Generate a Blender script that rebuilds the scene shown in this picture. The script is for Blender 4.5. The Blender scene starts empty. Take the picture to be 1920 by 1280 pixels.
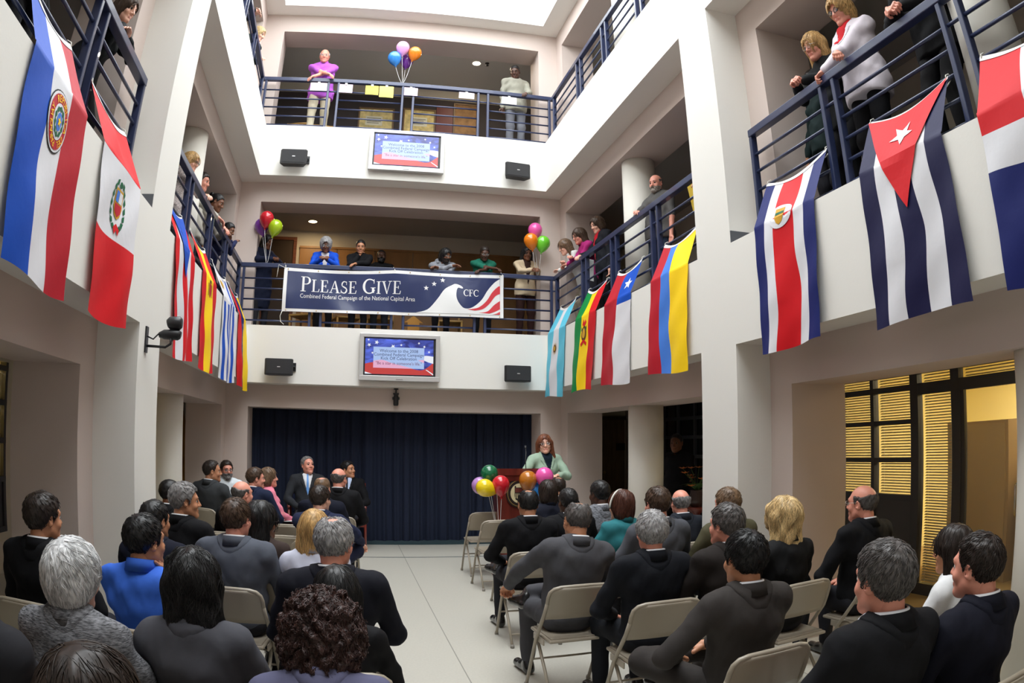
import bpy, bmesh, math, random
import numpy as np
from mathutils import Vector, Matrix
random.seed(7); RNG = np.random.default_rng(11)
PI = math.pi
scene = bpy.context.scene
COL = scene.collection

# ------------------------------------------------------------------ camera, sky, exposure
cd = bpy.data.cameras.new('camera')
cam = bpy.data.objects.new('camera', cd); COL.objects.link(cam)
cam.matrix_world = Matrix(((0.97311289, -0.03461152, -0.22771330, 0.0),
                           (-0.23030111, -0.13091307, -0.96427339, 0.0),
                           (0.00356432, 0.99078949, -0.13536427, 1.70),
                           (0, 0, 0, 1)))
cd.type = 'PANO'                       # the photograph was taken with a 15 mm fisheye
cd.sensor_fit = 'HORIZONTAL'; cd.sensor_width = 36.0; cd.sensor_height = 24.0
try:
    cd.cycles.panorama_type = 'FISHEYE_EQUISOLID'; cd.cycles.fisheye_lens = 25.1356; cd.cycles.fisheye_fov = PI
except Exception:
    cd.panorama_type = 'FISHEYE_EQUISOLID'; cd.fisheye_lens = 25.1356; cd.fisheye_fov = PI
cd.clip_start = 0.05; cd.clip_end = 200
scene.camera = cam
W = bpy.data.worlds.new('overcast_sky'); scene.world = W; W.use_nodes = True
bg = W.node_tree.nodes['Background']; bg.inputs[0].default_value = (0.93, 0.97, 1.0, 1); bg.inputs[1].default_value = 8.2
scene.view_settings.view_transform = 'Standard'; scene.view_settings.look = 'None'
scene.view_settings.gamma = 1.0; scene.view_settings.use_curve_mapping = False
scene.view_settings.exposure = 0.0
scene.cycles.max_bounces = 10; scene.cycles.diffuse_bounces = 7; scene.cycles.use_denoising = True
scene.cycles.sample_clamp_indirect = 6.0
pl = bpy.data.lights.new('skylight_portal', 'AREA'); pl.shape = 'RECTANGLE'; pl.size = 4.529; pl.size_y = 11.2
pl.cycles.is_portal = True
po = bpy.data.objects.new('skylight_portal', pl); COL.objects.link(po); po.location = (0.7415, 4.91, 9.6)

# ------------------------------------------------------------------ materials
MATS = {}
def mat(name, col=(.8, .8, .8), rough=.6, metal=0., bump=None, var=None, emit=None, alpha=None, trans=0., spec=None, coat=0., sheen=0., mapping=None):
    """A procedural material. bump=(scale, strength); var=(scale, amount) mottles the colour."""
    if name in MATS: return MATS[name]
    m = bpy.data.materials.new(name); m.use_nodes = True
    nt = m.node_tree; b = nt.nodes['Principled BSDF']
    b.inputs['Base Color'].default_value = (*col, 1); b.inputs['Roughness'].default_value = rough
    b.inputs['Metallic'].default_value = metal
    if trans: b.inputs['Transmission Weight'].default_value = trans
    if spec is not None: b.inputs['Specular IOR Level'].default_value = spec
    if coat: b.inputs['Coat Weight'].default_value = coat
    if sheen: b.inputs['Sheen Weight'].default_value = sheen
    if emit:
        b.inputs['Emission Color'].default_value = (*emit[0], 1); b.inputs['Emission Strength'].default_value = emit[1]
    if alpha is not None: b.inputs['Alpha'].default_value = alpha
    if bump or var:
        tc = nt.nodes.new('ShaderNodeTexCoord'); mp = nt.nodes.new('ShaderNodeMapping')
        nt.links.new(tc.outputs['Object'], mp.inputs[0])
        if mapping: mp.inputs['Scale'].default_value = mapping
    if var:
        n = nt.nodes.new('ShaderNodeTexNoise'); n.inputs['Scale'].default_value = var[0]; n.inputs['Detail'].default_value = 4
        nt.links.new(mp.outputs[0], n.inputs['Vector'])
        r = nt.nodes.new('ShaderNodeValToRGB'); a = var[1]
        r.color_ramp.elements[0].position = .3; r.color_ramp.elements[1].position = .7
        r.color_ramp.elements[0].color = (*[c * (1 - a) for c in col], 1)
        r.color_ramp.elements[1].color = (*[min(1, c * (1 + a)) for c in col], 1)
        nt.links.new(n.outputs['Fac'], r.inputs[0]); nt.links.new(r.outputs[0], b.inputs['Base Color'])
    if bump:
        n2 = nt.nodes.new('ShaderNodeTexNoise'); n2.inputs['Scale'].default_value = bump[0]; n2.inputs['Detail'].default_value = 3
        nt.links.new(mp.outputs[0], n2.inputs['Vector'])
        bp = nt.nodes.new('ShaderNodeBump'); bp.inputs['Strength'].default_value = bump[1]; bp.inputs['Distance'].default_value = .01
        nt.links.new(n2.outputs['Fac'], bp.inputs['Height']); nt.links.new(bp.outputs[0], b.inputs['Normal'])
    MATS[name] = m
    return m
def srgb(r, g, b):
    f = lambda c: ((c / 255 + .055) / 1.055) ** 2.4 if c > 10 else c / 255 / 12.92
    return (f(r), f(g), f(b))

# ------------------------------------------------------------------ mesh helpers
class MB:
    """Collects shapes for ONE mesh object."""
    def __init__(s): s.v = []; s.f = []; s.m = []; s.sm = []
    def add(s, verts, faces, mi=0, smooth=False):
        o = len(s.v); s.v.extend([tuple(map(float, p)) for p in verts])
        for f in faces: s.f.append(tuple(i + o for i in f)); s.m.append(mi); s.sm.append(smooth)
        return s
    def box(s, x0, x1, y0, y1, z0, z1, mi=0):
        v = [(x, y, z) for z in (z0, z1) for y in (y0, y1) for x in (x0, x1)]
        return s.add(v, [(0, 2, 3, 1), (4, 5, 7, 6), (0, 1, 5, 4), (2, 6, 7, 3), (0, 4, 6, 2), (1, 3, 7, 5)], mi)
    def bbox(s, x0, x1, y0, y1, z0, z1, b=.01, mi=0):
        """a box with chamfered edges"""
        bm = bmesh.new(); bmesh.ops.create_cube(bm, size=1)
        for v in bm.verts: v.co = Vector((x0 + (v.co.x + .5) * (x1 - x0), y0 + (v.co.y + .5) * (y1 - y0), z0 + (v.co.z + .5) * (z1 - z0)))
        bmesh.ops.bevel(bm, geom=bm.edges[:] , offset=b, segments=2, affect='EDGES', profile=.5)
        bm.verts.ensure_lookup_table()
        s.add([v.co for v in bm.verts], [[v.index for v in f.verts] for f in bm.faces], mi); bm.free(); return s
    def tube(s, pts, r, n=8, mi=0, closed=False, caps=True):
        pts = [Vector(p) for p in pts]; rs = r if isinstance(r, (list, tuple)) else [r] * len(pts)
        V = []; F = []; L = len(pts); up = None
        for i, p in enumerate(pts):
            a = pts[(i - 1) % L] if (i > 0 or closed) else p
            b = pts[(i + 1) % L] if (i < L - 1 or closed) else p
            t = (b - a).normalized() if (b - a).length > 1e-9 else Vector((0, 0, 1))
            if up is None: up = t.orthogonal().normalized()
            up = (up - t * up.dot(t)); up = up.normalized() if up.length > 1e-6 else t.orthogonal().normalized()
            w = t.cross(up)
            for k in range(n):
                an = 2 * PI * k / n; V.append(p + (up * math.cos(an) + w * math.sin(an)) * rs[i])
        for i in range(L if closed else L - 1):
            j = (i + 1) % L
            for k in range(n): F.append((i * n + k, i * n + (k + 1) % n, j * n + (k + 1) % n, j * n + k))
        if caps and not closed: F.append(tuple(range(n))[::-1]); F.append(tuple((L - 1) * n + k for k in range(n)))
        return s.add(V, F, mi, True)
    def lathe(s, prof, c=(0, 0, 0), n=24, mi=0, smooth=True, sx=1, sy=1):
        V = []; F = []
        for (r, z) in prof:
            for k in range(n): V.append((c[0] + r * sx * math.cos(2 * PI * k / n), c[1] + r * sy * math.sin(2 * PI * k / n), c[2] + z))
        for i in range(len(prof) - 1):
            for k in range(n): F.append((i * n + k, i * n + (k + 1) % n, (i + 1) * n + (k + 1) % n, (i + 1) * n + k))
        if prof[0][0] > 1e-6: F.append(tuple(range(n))[::-1])
        if prof[-1][0] > 1e-6: F.append(tuple((len(prof) - 1) * n + k for k in range(n)))
        return s.add(V, F, mi, smooth)
    def prism(s, poly, depth, mi=0, T=None):
        """poly in the XZ plane (y = 0 .. depth); T maps the result"""
        n = len(poly); V = [(p[0], 0, p[1]) for p in poly] + [(p[0], depth, p[1]) for p in poly]
        F = [tuple(range(n)), tuple(range(2 * n - 1, n - 1, -1))] + [(i, i + n, (i + 1) % n + n, (i + 1) % n) for i in range(n)]
        if T: V = [T @ Vector(v) for v in V]
        return s.add(V, F, mi)
    def build(s, name, mats=None, parent=None, loc=(0, 0, 0), rz=0.):
        me = bpy.data.meshes.new(name); me.from_pydata(s.v, [], s.f)
        ms = mats if isinstance(mats, (list, tuple)) else [mats]
        for m in ms:
            if m is not None: me.materials.append(m)
        if len(s.f):
            me.polygons.foreach_set('material_index', s.m); me.polygons.foreach_set('use_smooth', s.sm)
        me.update()
        o = bpy.data.objects.new(name, me); COL.objects.link(o); o.location = loc; o.rotation_euler.z = rz
        if parent is not None: o.parent = parent
        return o
def empty(name, loc=(0, 0, 0), rz=0., parent=None):
    o = bpy.data.objects.new(name, None); COL.objects.link(o); o.location = loc; o.rotation_euler.z = rz
    o.empty_display_size = .1
    if parent is not None: o.parent = parent
    return o
def tag(o, label=None, cat=None, group=None, kind=None):
    if label: o['label'] = label
    if cat: o['category'] = cat
    if group: o['group'] = group
    if kind: o['kind'] = kind
    return o
def copy_tree(o, parent=None):
    c = o.copy(); COL.objects.link(c); c.parent = parent
    for ch in list(o.children): copy_tree(ch, c)
    return c
def box(name, m, parent, *a, **k): return MB().box(*a).build(name, m, parent)
# ------------------------------------------------------------------ the setting
XL, XR, YB = -1.523, 3.0065, 10.408            # faces of the atrium
RL, RR, RY = -1.860, 3.337, 10.745             # recessed wall layer
IL, IR, IY = -2.415, 3.903, 11.295             # its corridor side
YN = -5.9                                      # end of the atrium behind the photographer
F2, F3 = 3.25, 6.43
B2, T2, B3, T3 = 2.432, 3.274, 5.603, 6.4595   # parapet bands
TOPS = (2.093, 5.277, 8.452)                   # heads of the openings
ZC = 8.81
OX0, OX1 = -1.505, 3.0                         # opening in the back wall
BAYS = ((5.81, 10.42), (0.0, 4.61), (-5.5, -1.2))
PILL = ((4.915, 5.513), (-0.90, -0.30))
CE = (2.35, 5.50, 8.75)                        # corridor ceilings
OXL, OXR, OYB = -3.92, 5.40, 13.1              # corridor outer walls
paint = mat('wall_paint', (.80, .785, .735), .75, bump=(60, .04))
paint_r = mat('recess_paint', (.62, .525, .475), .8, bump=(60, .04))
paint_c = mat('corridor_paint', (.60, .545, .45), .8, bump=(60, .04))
ceil_m = mat('soffit_paint', (.86, .84, .79), .85)
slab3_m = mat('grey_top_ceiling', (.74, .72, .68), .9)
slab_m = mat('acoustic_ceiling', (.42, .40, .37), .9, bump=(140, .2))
base_m = mat('grey_rubber', (.09, .095, .105), .5)
col_m = mat('column_paint', (.78, .755, .68), .7)
blue_m = mat('navy_painted_steel', (.022, .032, .085), .38, coat=.3)
dark_m = mat('dark_void', (.035, .032, .03), .9)
carpet = mat('carpet', (.085, .08, .085), .95, bump=(300, .3))

fl_m = mat('terrazzo', (.50, .48, .42), .34, var=(55, .045), bump=(8, .01))
flo = tag(MB().box(-8, 9.5, YN - 2, 15, -.2, 0).build('floor', fl_m), kind='structure')
strip = mat('brass_divider', (.26, .25, .22), .5)
for x in (-1.5, .82, 3.02):
    box('divider_strip', strip, flo, x - .004, x + .004, YN, 11.2, 0, .0012)
box('divider_strip', mat('teal_strip', (.03, .055, .07), .5), flo, OX0 - .3, OX1 + .3, 9.955, 9.99, 0, .0015)
box('stage_edge', mat('teal_carpet', (.02, .045, .055), .9), flo, OX0, OX1, 11.16, 11.6, 0, .035)
oc = mat('ochre_carpet', (.42, .30, .13), .95, bump=(200, .2))
box('carpet_strip', oc, flo, IR + .02, OXR, -1.0, 5.8, 0, .008)

def wall(side):
    s = {'left': -1, 'right': 1}[side]
    xa, xb, xc = (XR, RR, IR) if s > 0 else (XL, RL, IL)
    lo = lambda a, b: (min(a, b), max(a, b))
    m = MB()
    ys = [YN] + sorted([y for b in BAYS for y in b]) + [IY]
    for i in range(0, len(ys) - 1, 2): m.box(*lo(xb, xc), ys[i], ys[i + 1], 0, ZC)
    for (a, b) in BAYS:
        for t, u in zip(TOPS, (F2, F3, ZC)): m.box(*lo(xb, xc), a, b, t, u)
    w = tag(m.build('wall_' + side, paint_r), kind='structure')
    for (a, b) in PILL: MB().box(*lo(xa, xb), a, b, 0, ZC).build('pillar', paint, w)
    for (a, b) in ((PILL[0][1], YB), (PILL[1][1], PILL[0][0]), (YN, PILL[1][0])):
        for z0, z1 in ((B2, T2), (B3, T3)): MB().box(*lo(xa, xb), a, b, z0, z1).build('parapet_band', paint, w)
    for (a, b) in BAYS[:2]:
        for z0, z1 in zip((0, F2, F3), TOPS):
            MB().lathe([(.22, z0), (.22, z1)], ((xb + xc) / 2, (a + b) / 2, 0), 40).build('column', col_m, w)
    # dark cove base at the foot of the pillars, upstairs and on the ground
    for (a, b) in PILL[:1]:
        for z in (T2, T3):
            MB().box(*lo(xa + .002 * s, xb), a - .008, a, z, z + .105).build('cove_base', base_m, w)
            MB().box(*lo(xa + .002 * s, xb), b, b + .008, z, z + .105).build('cove_base', base_m, w)
    return w
wl, wr = wall('left'), wall('right')
m = MB()
m.box(RL, OX0, RY, IY, 0, ZC); m.box(OX1, RR, RY, IY, 0, ZC)
for t, u in zip(TOPS, (F2, F3, ZC)): m.box(OX0, OX1, RY, IY, t, u)
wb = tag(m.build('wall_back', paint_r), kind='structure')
for z0, z1 in ((B2, T2), (B3, T3)): MB().box(RL, RR, YB, RY, z0, z1).build('parapet_band', paint, wb)
m = MB().box(OXL - .2, OXR + .2, YN - .3, YN, 0, ZC)
wf = tag(m.build('wall_front', paint), kind='structure')
# the building's outer walls, one closed shell with the corridors inside
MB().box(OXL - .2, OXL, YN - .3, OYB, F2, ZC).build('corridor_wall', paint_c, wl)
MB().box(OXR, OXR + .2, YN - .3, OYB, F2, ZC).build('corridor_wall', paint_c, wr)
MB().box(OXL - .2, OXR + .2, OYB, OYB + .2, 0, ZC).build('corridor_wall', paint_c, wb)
# corridor floors and ceilings (a ring round the atrium on each storey)
def ring(name, z0, z1, m, x0=OXL, x1=OXR, xi0=RL, xi1=RR, yi=RY, y1=OYB, yn=YN):
    k = MB(); k.box(x0, xi0, yn, y1, z0, z1); k.box(xi1, x1, yn, y1, z0, z1); k.box(xi0, xi1, yi, y1, z0, z1)
    return tag(k.build(name, m), kind='structure')
g = dict(xi0=IL, xi1=IR, yi=IY)
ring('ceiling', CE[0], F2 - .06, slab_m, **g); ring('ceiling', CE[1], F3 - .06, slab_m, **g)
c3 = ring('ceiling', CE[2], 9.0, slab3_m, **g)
for z in (F2, F3):
    c = ring('floor', z - .06, z, carpet)
# atrium ceiling ring, the skylight shaft and the roof
k = MB()
SKY = (XL + .0, XR, -.6, 10.425)
k.box(IL, SKY[0], YN, IY, ZC, 9.0); k.box(SKY[1], IR, YN, IY, ZC, 9.0)
k.box(SKY[0], SKY[1], SKY[3], IY, ZC, 9.0); k.box(SKY[0], SKY[1], YN, SKY[2], ZC, 9.0)
tag(k.build('ceiling', ceil_m), kind='structure')
k = MB()
k.box(SKY[0] - .2, SKY[0], SKY[2], SKY[3], 9.0, 9.62); k.box(SKY[1], SKY[1] + .2, SKY[2], SKY[3], 9.0, 9.62)
k.box(SKY[0] - .2, SKY[1] + .2, SKY[3], SKY[3] + .2, 9.0, 9.62); k.box(SKY[0] - .2, SKY[1] + .2, SKY[2] - .2, SKY[2], 9.0, 9.62)
sh = tag(k.build('trim_1', paint), kind='structure')
k = MB(); Z0, Z1 = 9.0, 9.1
k.box(-8.2, SKY[0] - .2, YN - 2, 15, Z0, Z1); k.box(SKY[1] + .2, 9.7, YN - 2, 15, Z0, Z1)
k.box(SKY[0] - .2, SKY[1] + .2, SKY[3] + .2, 15, Z0, Z1); k.box(SKY[0] - .2, SKY[1] + .2, YN - 2, SKY[2] - .2, Z0, Z1)
tag(k.build('ceiling', dark_m), kind='structure')
# ------------------------------------------------------------------ ground-floor outer walls, glazing, office
gl_frame = mat('charcoal_frame', (.045, .047, .055), .45)
glass = mat('window_glass', (.6, .65, .65), .04, alpha=.10, spec=.6)
dglass = mat('dark_glass', (.02, .025, .03), .06, alpha=.55)
blind_m = mat('cream_blind', (.38, .335, .21), .6)
# left: solid wall with one lit window; right: glazed office front, then wall with a dark glazed bay
w = MB(); w.box(OXL - .2, OXL, YN - .3, 5.6, 0, F2); w.box(OXL - .2, OXL, 7.35, OYB, 0, F2); w.box(OXL - .2, OXL, 5.6, 7.35, 2.3, F2); w.box(OXL - .2, OXL, 5.6, 7.35, 0, .45)
w.build('corridor_wall', paint_c, wl)
w = MB(); w.box(OXR, OXR + .2, YN - .3, 2.2, 0, F2); w.box(OXR, OXR + .2, 6.75, 8.9, 0, F2); w.box(OXR, OXR + .2, 11.3, OYB, 0, F2); w.box(OXR, OXR + .2, 2.2, 6.75, 2.3, F2); w.box(OXR, OXR + .2, 8.9, 11.3, 2.3, F2)
w.build('corridor_wall', paint_c, wr)
def blind(y0, y1, z0, z1, x, parent, rz=1):
    b = MB(); n = int((z1 - z0) / .028)
    for i in range(n):
        z = z0 + (i + .5) * (z1 - z0) / n
        b.add([(x - .011, y0, z - .007), (x + .011, y0, z + .007), (x + .011, y1, z + .007), (x - .011, y1, z - .007)], [(0, 1, 2, 3)])
    o = b.build('blind_slats', blind_m, parent); o['kind'] = 'stuff'
    m = MB()
    for yy in (y0 + .12 * (y1 - y0), y1 - .12 * (y1 - y0)): m.tube([(x - .012, yy, z0), (x - .012, yy, z1)], .0015, 4)
    m.build('blind_cord', mat('cord_white', (.8, .78, .7), .7), parent)
wn = tag(empty('window_1'), kind='structure')
def fr(y0, y1, z0, z1, x0=5.37, x1=5.45): return box('mullion', gl_frame, wn, x0, x1, y0, y1, z0, z1)
for (a, b) in ((6.62, 6.75), (5.845, 5.90), (5.14, 5.255), (4.545, 4.66), (2.62, 2.74)): fr(a, b, 0, 2.3)
for (a, b) in ((2.085, 2.145), (1.745, 1.795), (1.355, 1.405), (.955, 1.02)): fr(5.2, 6.7, a, b, 5.372, 5.448)
fr(2.7, 5.2, 2.03, 2.145, 5.372, 5.448); fr(2.7, 6.7, 2.24, 2.3, 5.374, 5.446); fr(4.6, 6.7, 0, .13, 5.374, 5.446); fr(2.7, 4.6, 0, .03, 5.374, 5.446)
box('solid_panel', mat('grey_panel', (.06, .062, .07), .5), wn, 5.40, 5.42, 5.25, 6.65, .1, .98)
box('lower_mullion', gl_frame, wn, 5.385, 5.43, 5.25, 6.65, .50, .54)
for (y0, y1, z0, z1) in ((5.255, 5.845, 2.145, 2.24), (5.255, 5.845, 1.795, 2.085), (5.255, 5.845, 1.405, 1.745), (5.255, 5.845, 1.02, 1.355),
                         (5.90, 6.62, 2.145, 2.24), (5.90, 6.62, 1.795, 2.085), (5.90, 6.62, 1.405, 1.745), (5.90, 6.62, 1.02, 1.355),
                         (4.66, 5.14, .13, 2.03), (4.66, 5.14, 2.145, 2.24), (2.74, 4.545, 2.145, 2.24)):
    box('pane', glass, wn, 5.405, 5.411, y0, y1, z0, z1); blind(y0 + .012, y1 - .03, z0 + .005, z1 - .004, 5.455, wn)
dr = tag(empty('door_1'), kind='structure')
box('door_pane', glass, dr, 5.405, 5.411, 3.55, 4.545, .03, 2.03)
box('door_stile', gl_frame, dr, 5.385, 5.43, 3.52, 3.60, .03, 2.03); box('door_stile', gl_frame, dr, 5.385, 5.43, 4.50, 4.545, .03, 2.03)
MB().tube([(5.385, 3.80, 1.16), (5.33, 3.80, 1.16), (5.315, 3.80, 1.145), (5.315, 3.80, .90), (5.33, 3.80, .885), (5.385, 3.80, .885)], .012, 10).build('pull_handle', mat('brushed_steel', (.62, .6, .57), .25, 1.), dr)
box('pane', glass, wn, 5.405, 5.411, 2.74, 3.52, .03, 2.03)
# the office behind the glass
yw = mat('office_wall', (.84, .77, .40), .8); part_m = mat('tan_partition', (.52, .36, .17), .8, bump=(180, .1))
o = MB(); o.box(8.6, 8.8, 1.9, 7.4, 0, 2.6); o.box(5.6, 8.6, 1.9, 2.1, 0, 2.6); o.box(5.6, 8.6, 7.2, 7.4, 0, 2.6)
o.build('office_wall', yw, wr)
box('office_ceiling', mat('office_ceiling', (.75, .72, .65), .9), wr, 5.6, 8.8, 1.9, 7.4, 2.6, 2.7)
box('office_carpet', oc, flo, 5.45, 8.6, 2.0, 7.3, 0, .01)
t = empty('office_cabinet', (0, 0, 0)); tag(t, 'tall tan cabinet with a flat door behind the glass office door', 'cabinet')
box('body', part_m, t, 6.32, 6.9, 4.62, 5.55, .01, 1.73); d = box('door', mat('tan_door', (.56, .40, .19), .6), t, 6.30, 6.32, 4.66, 5.52, .05, 1.70)
MB().lathe([(0, 0), (.016, .004), (.016, .016), (0, .02)], (6.29, 5.40, 1.0), 10).build('knob', MATS['cream_blind'], d)
t = empty('office_partition', (0, 0, 0)); tag(t, 'tan fabric partition panel right of the tall office cabinet', 'partition')
box('panel', part_m, t, 6.85, 6.92, 2.4, 4.60, .01, 1.68); box('top_rail', MATS['cream_blind'], t, 6.83, 6.94, 2.4, 4.62, 1.68, 1.71); box('end_post', MATS['tan_door'], t, 6.80, 6.92, 4.42, 4.61, .01, 1.68)
wood_r = mat('red_brown_wood', (.16, .05, .022), .4, var=(6, .35), mapping=(1, 1, 8))
t = empty('office_desk', (0, 0, 0)); tag(t, 'brown wooden desk with a shelf seen through the office door', 'desk')
box('desktop', wood_r, t, 6.25, 6.83, 2.9, 4.40, .98, 1.02); box('shelf', wood_r, t, 6.35, 6.83, 2.95, 4.35, .62, .65)
box('side_panel', wood_r, t, 6.25, 6.83, 4.36, 4.40, .01, .98); box('side_panel', wood_r, t, 6.25, 6.83, 2.9, 2.94, .01, .98)
for i in range(3): tag(MB().bbox(6.35, 6.62, 3.75 + .01 * i, 4.05 - .012 * i, 1.021 + i * .022, 1.041 + i * .022, .003).build('folder', mat('manila_%d' % i, [(.7, .6, .35), (.75, .7, .6), (.6, .42, .2)][i], .7)), ['tan folder at the bottom of the pile on the office desk', 'cream folder in the middle of the pile on the office desk', 'brown folder on top of the pile on the office desk'][i], 'folder', 'folders on the office desk')
def lamp(name, loc, power, col, size, label, parent=None, r=.075):
    t = empty(name, loc); tag(t, label, 'lamp')
    MB().lathe([(r, -.004), (r + .018, -.006), (r + .018, 0), (r, 0)], (0, 0, 0), 20).build('trim_ring', mat('lamp_ring', (.8, .78, .74), .4), t)
    MB().lathe([(0, -.0085), (r, -.0075)], (0, 0, 0), 20).build('lens', mat('lamp_lens_' + name + str(round(col[2], 2)), (1, 1, 1), .5, emit=(col, 14.)), t)
    l = bpy.data.lights.new('bulb', 'AREA'); l.shape = 'DISK'; l.size = size; l.energy = power; l.color = col
    lo = bpy.data.objects.new('bulb', l); COL.objects.link(lo); lo.location = (0, 0, -.016); lo.parent = t
    return t
WARM = (1., .74, .42)
lamp('ceiling_lamp', (7.4, 4.6, 2.595), 120, (1., .86, .58), .8, 'warm round ceiling light inside the glazed office', r=.3)
lamp('ceiling_lamp', (4.65, 3.4, CE[0] - .001), 4, WARM, .15, 'warm recessed downlight over the corridor in front of the office')
lamp('downlight', (2.10, 11.94, CE[2] - .001), 16, (1., .86, .62), .12, 'lit recessed downlight in the grey top-floor ceiling')
lamp('downlight', (-.75, 12.45, CE[1] - .001), 10, WARM, .12, 'recessed downlight above the wood panelling behind the banner')
# left window, lit from inside
wn2 = tag(empty('window_2'), kind='structure')
for z in (.45, 1.0, 1.42, 1.83, 2.2): box('mullion', gl_frame, wn2, OXL - .08, OXL + .01, 5.6, 7.35, z, z + .06)
for y in (5.6, 6.45, 7.29): box('mullion', gl_frame, wn2, OXL - .078, OXL + .008, y, y + .06, .45, 2.3)
for z0, z1 in ((1.06, 1.42), (1.48, 1.83), (1.89, 2.2)):
    for y0, y1 in ((5.66, 6.45), (6.51, 7.29)): box('pane', glass, wn2, OXL - .04, OXL - .034, y0, y1, z0, z1); blind(y0, y1, z0, z1, OXL - .1, wn2)
for y0, y1 in ((5.66, 6.45), (6.51, 7.29)): box('solid_panel', MATS['grey_panel'], wn2, OXL - .05, OXL - .02, y0, y1, .51, 1.0)
MB().box(OXL - 2.2, OXL - 2.0, 4.5, 8.5, 0, 2.6).box(OXL - 2.0, OXL - .2, 4.3, 4.5, 0, 2.6).box(OXL - 2.0, OXL - .2, 8.3, 8.5, 0, 2.6).box(OXL - 2.2, OXL - .2, 4.3, 8.5, 2.6, 2.7).build('office_wall', yw, wl)
lamp('ceiling_lamp', (OXL - 1.0, 6.4, 2.59), 70, (1., .80, .46), .6, 'warm round ceiling light behind the window at the left edge', r=.25)
# dark glazed bay and plain door at the far right
wn3 = tag(empty('window_3'), kind='structure')
for z in (0, .9, 1.36, 1.67, 1.98, 2.24): box('mullion', gl_frame, wn3, 5.37, 5.44, 8.9, 11.3, z, z + .055)
for y in (8.9, 9.5, 10.1, 10.7, 11.24): box('mullion', gl_frame, wn3, 5.368, 5.442, y, y + .06, 0, 2.3)
for y0, y1 in ((8.96, 9.5), (9.56, 10.1), (10.16, 10.7), (10.76, 11.24)):
    for z0, z1 in ((.055, .9), (.955, 1.36), (1.415, 1.67), (1.725, 1.98), (2.035, 2.24)): box('pane', dglass, wn3, 5.40, 5.41, y0, y1, z0, z1)
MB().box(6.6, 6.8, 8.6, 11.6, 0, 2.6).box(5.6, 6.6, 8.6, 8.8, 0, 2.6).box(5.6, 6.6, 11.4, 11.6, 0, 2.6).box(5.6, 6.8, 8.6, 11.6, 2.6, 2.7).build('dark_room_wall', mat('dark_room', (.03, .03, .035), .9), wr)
dr2 = tag(empty('door_2'), kind='structure')
box('door_leaf', mat('brown_door', (.16, .10, .045), .5, var=(3, .2), mapping=(6, 1, 1)), dr2, 4.85, 5.36, 13.05, 13.1, 0, 2.06)
MB().box(4.78, 4.85, 13.03, 13.1, 0, 2.13).box(4.85, 5.39, 13.03, 13.1, 2.06, 2.13).build('door_frame', mat('bronze_frame', (.08, .055, .03), .5), dr2)
box('door_plate', dark_m, dr2, 5.18, 5.36, 13.035, 13.05, 1.46, 1.60)
MB().lathe([(0, 0), (.02, .01), (.03, .04), (.02, .06), (0, .065)], (4.92, 13.01, 1.0), 12).build('door_knob', mat('brass', (.6, .42, .16), .3, 1.), dr2)
# upper corridors: panelling, doors, boards behind the railings
wp = mat('honey_panelling', (.34, .17, .055), .45, var=(3, .25), mapping=(1, 1, .3))
for i in range(9):
    x = -1.0 + i * .72
    if x < 4.6: box('wood_panel', wp, wb, x + .006, x + .714, OYB - .03, OYB, F2, 5.16)
box('panel_cap', wp, wb, -1.0, 5.0, OYB - .045, OYB, 5.16, 5.20)
dr3 = tag(empty('door_3'), kind='structure')
box('door_leaf', mat('dark_wood_door', (.05, .03, .018), .5), dr3, -1.62, -1.12, OYB - .04, OYB, F2, 5.30)
box('door_frame', wood_r, dr3, -1.68, -1.62, OYB - .06, OYB, F2, 5.36); box('door_frame', wood_r, dr3, -1.12, -1.06, OYB - .06, OYB, F2, 5.36); box('door_frame', wood_r, dr3, -1.62, -1.12, OYB - .06, OYB, 5.30, 5.36)
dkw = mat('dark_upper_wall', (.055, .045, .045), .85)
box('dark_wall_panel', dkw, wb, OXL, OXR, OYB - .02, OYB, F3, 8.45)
for i, (a, b, z0, z1, c, lab) in enumerate(((-.04, .62, 7.45, 8.12, (.75, .62, .28), 'pale yellow notice board left of the middle on the dark top-floor wall'), (.86, 1.46, 7.45, 8.16, (.75, .60, .26), 'pale yellow notice board just right of the middle on the dark top-floor wall'), (1.88, 2.32, 7.6, 8.36, (.32, .18, .08), 'brown framed picture at the right on the dark top-floor wall'))):
    t = empty('notice_board'); tag(t, lab, 'notice board')
    fm = mat('board_frame', (.18, .10, .04), .5); y = OYB - .02
    MB().box(a - .03, b + .03, y - .03, y, z0 - .03, z0).box(a - .03, b + .03, y - .03, y, z1, z1 + .03).box(a - .03, a, y - .03, y, z0, z1).box(b, b + .03, y - .03, y, z0, z1).build('frame', fm, t)
    box('board', mat('board_%d' % i, c, .8, var=(9, .3)), t, a, b, y - .015, y, z0, z1)
    if i < 2:
        box('paper', mat('notice_paper', (.8, .76, .6), .8), t, a + .12, a + .46, y - .018, y - .015, z1 - .36, z1 - .16)
        for q in range(4): box('printed_line', dark_m, t, a + .15, a + .43 - .04 * (q % 2), y - .020, y - .018, z1 - .21 - q * .035, z1 - .20 - q * .035)
dr4 = tag(empty('door_4'), kind='structure')
box('door_leaf', mat('red_door', (.13, .018, .018), .5), dr4, 1.50, 1.84, OYB - .05, OYB - .02, F3, 8.3)
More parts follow.
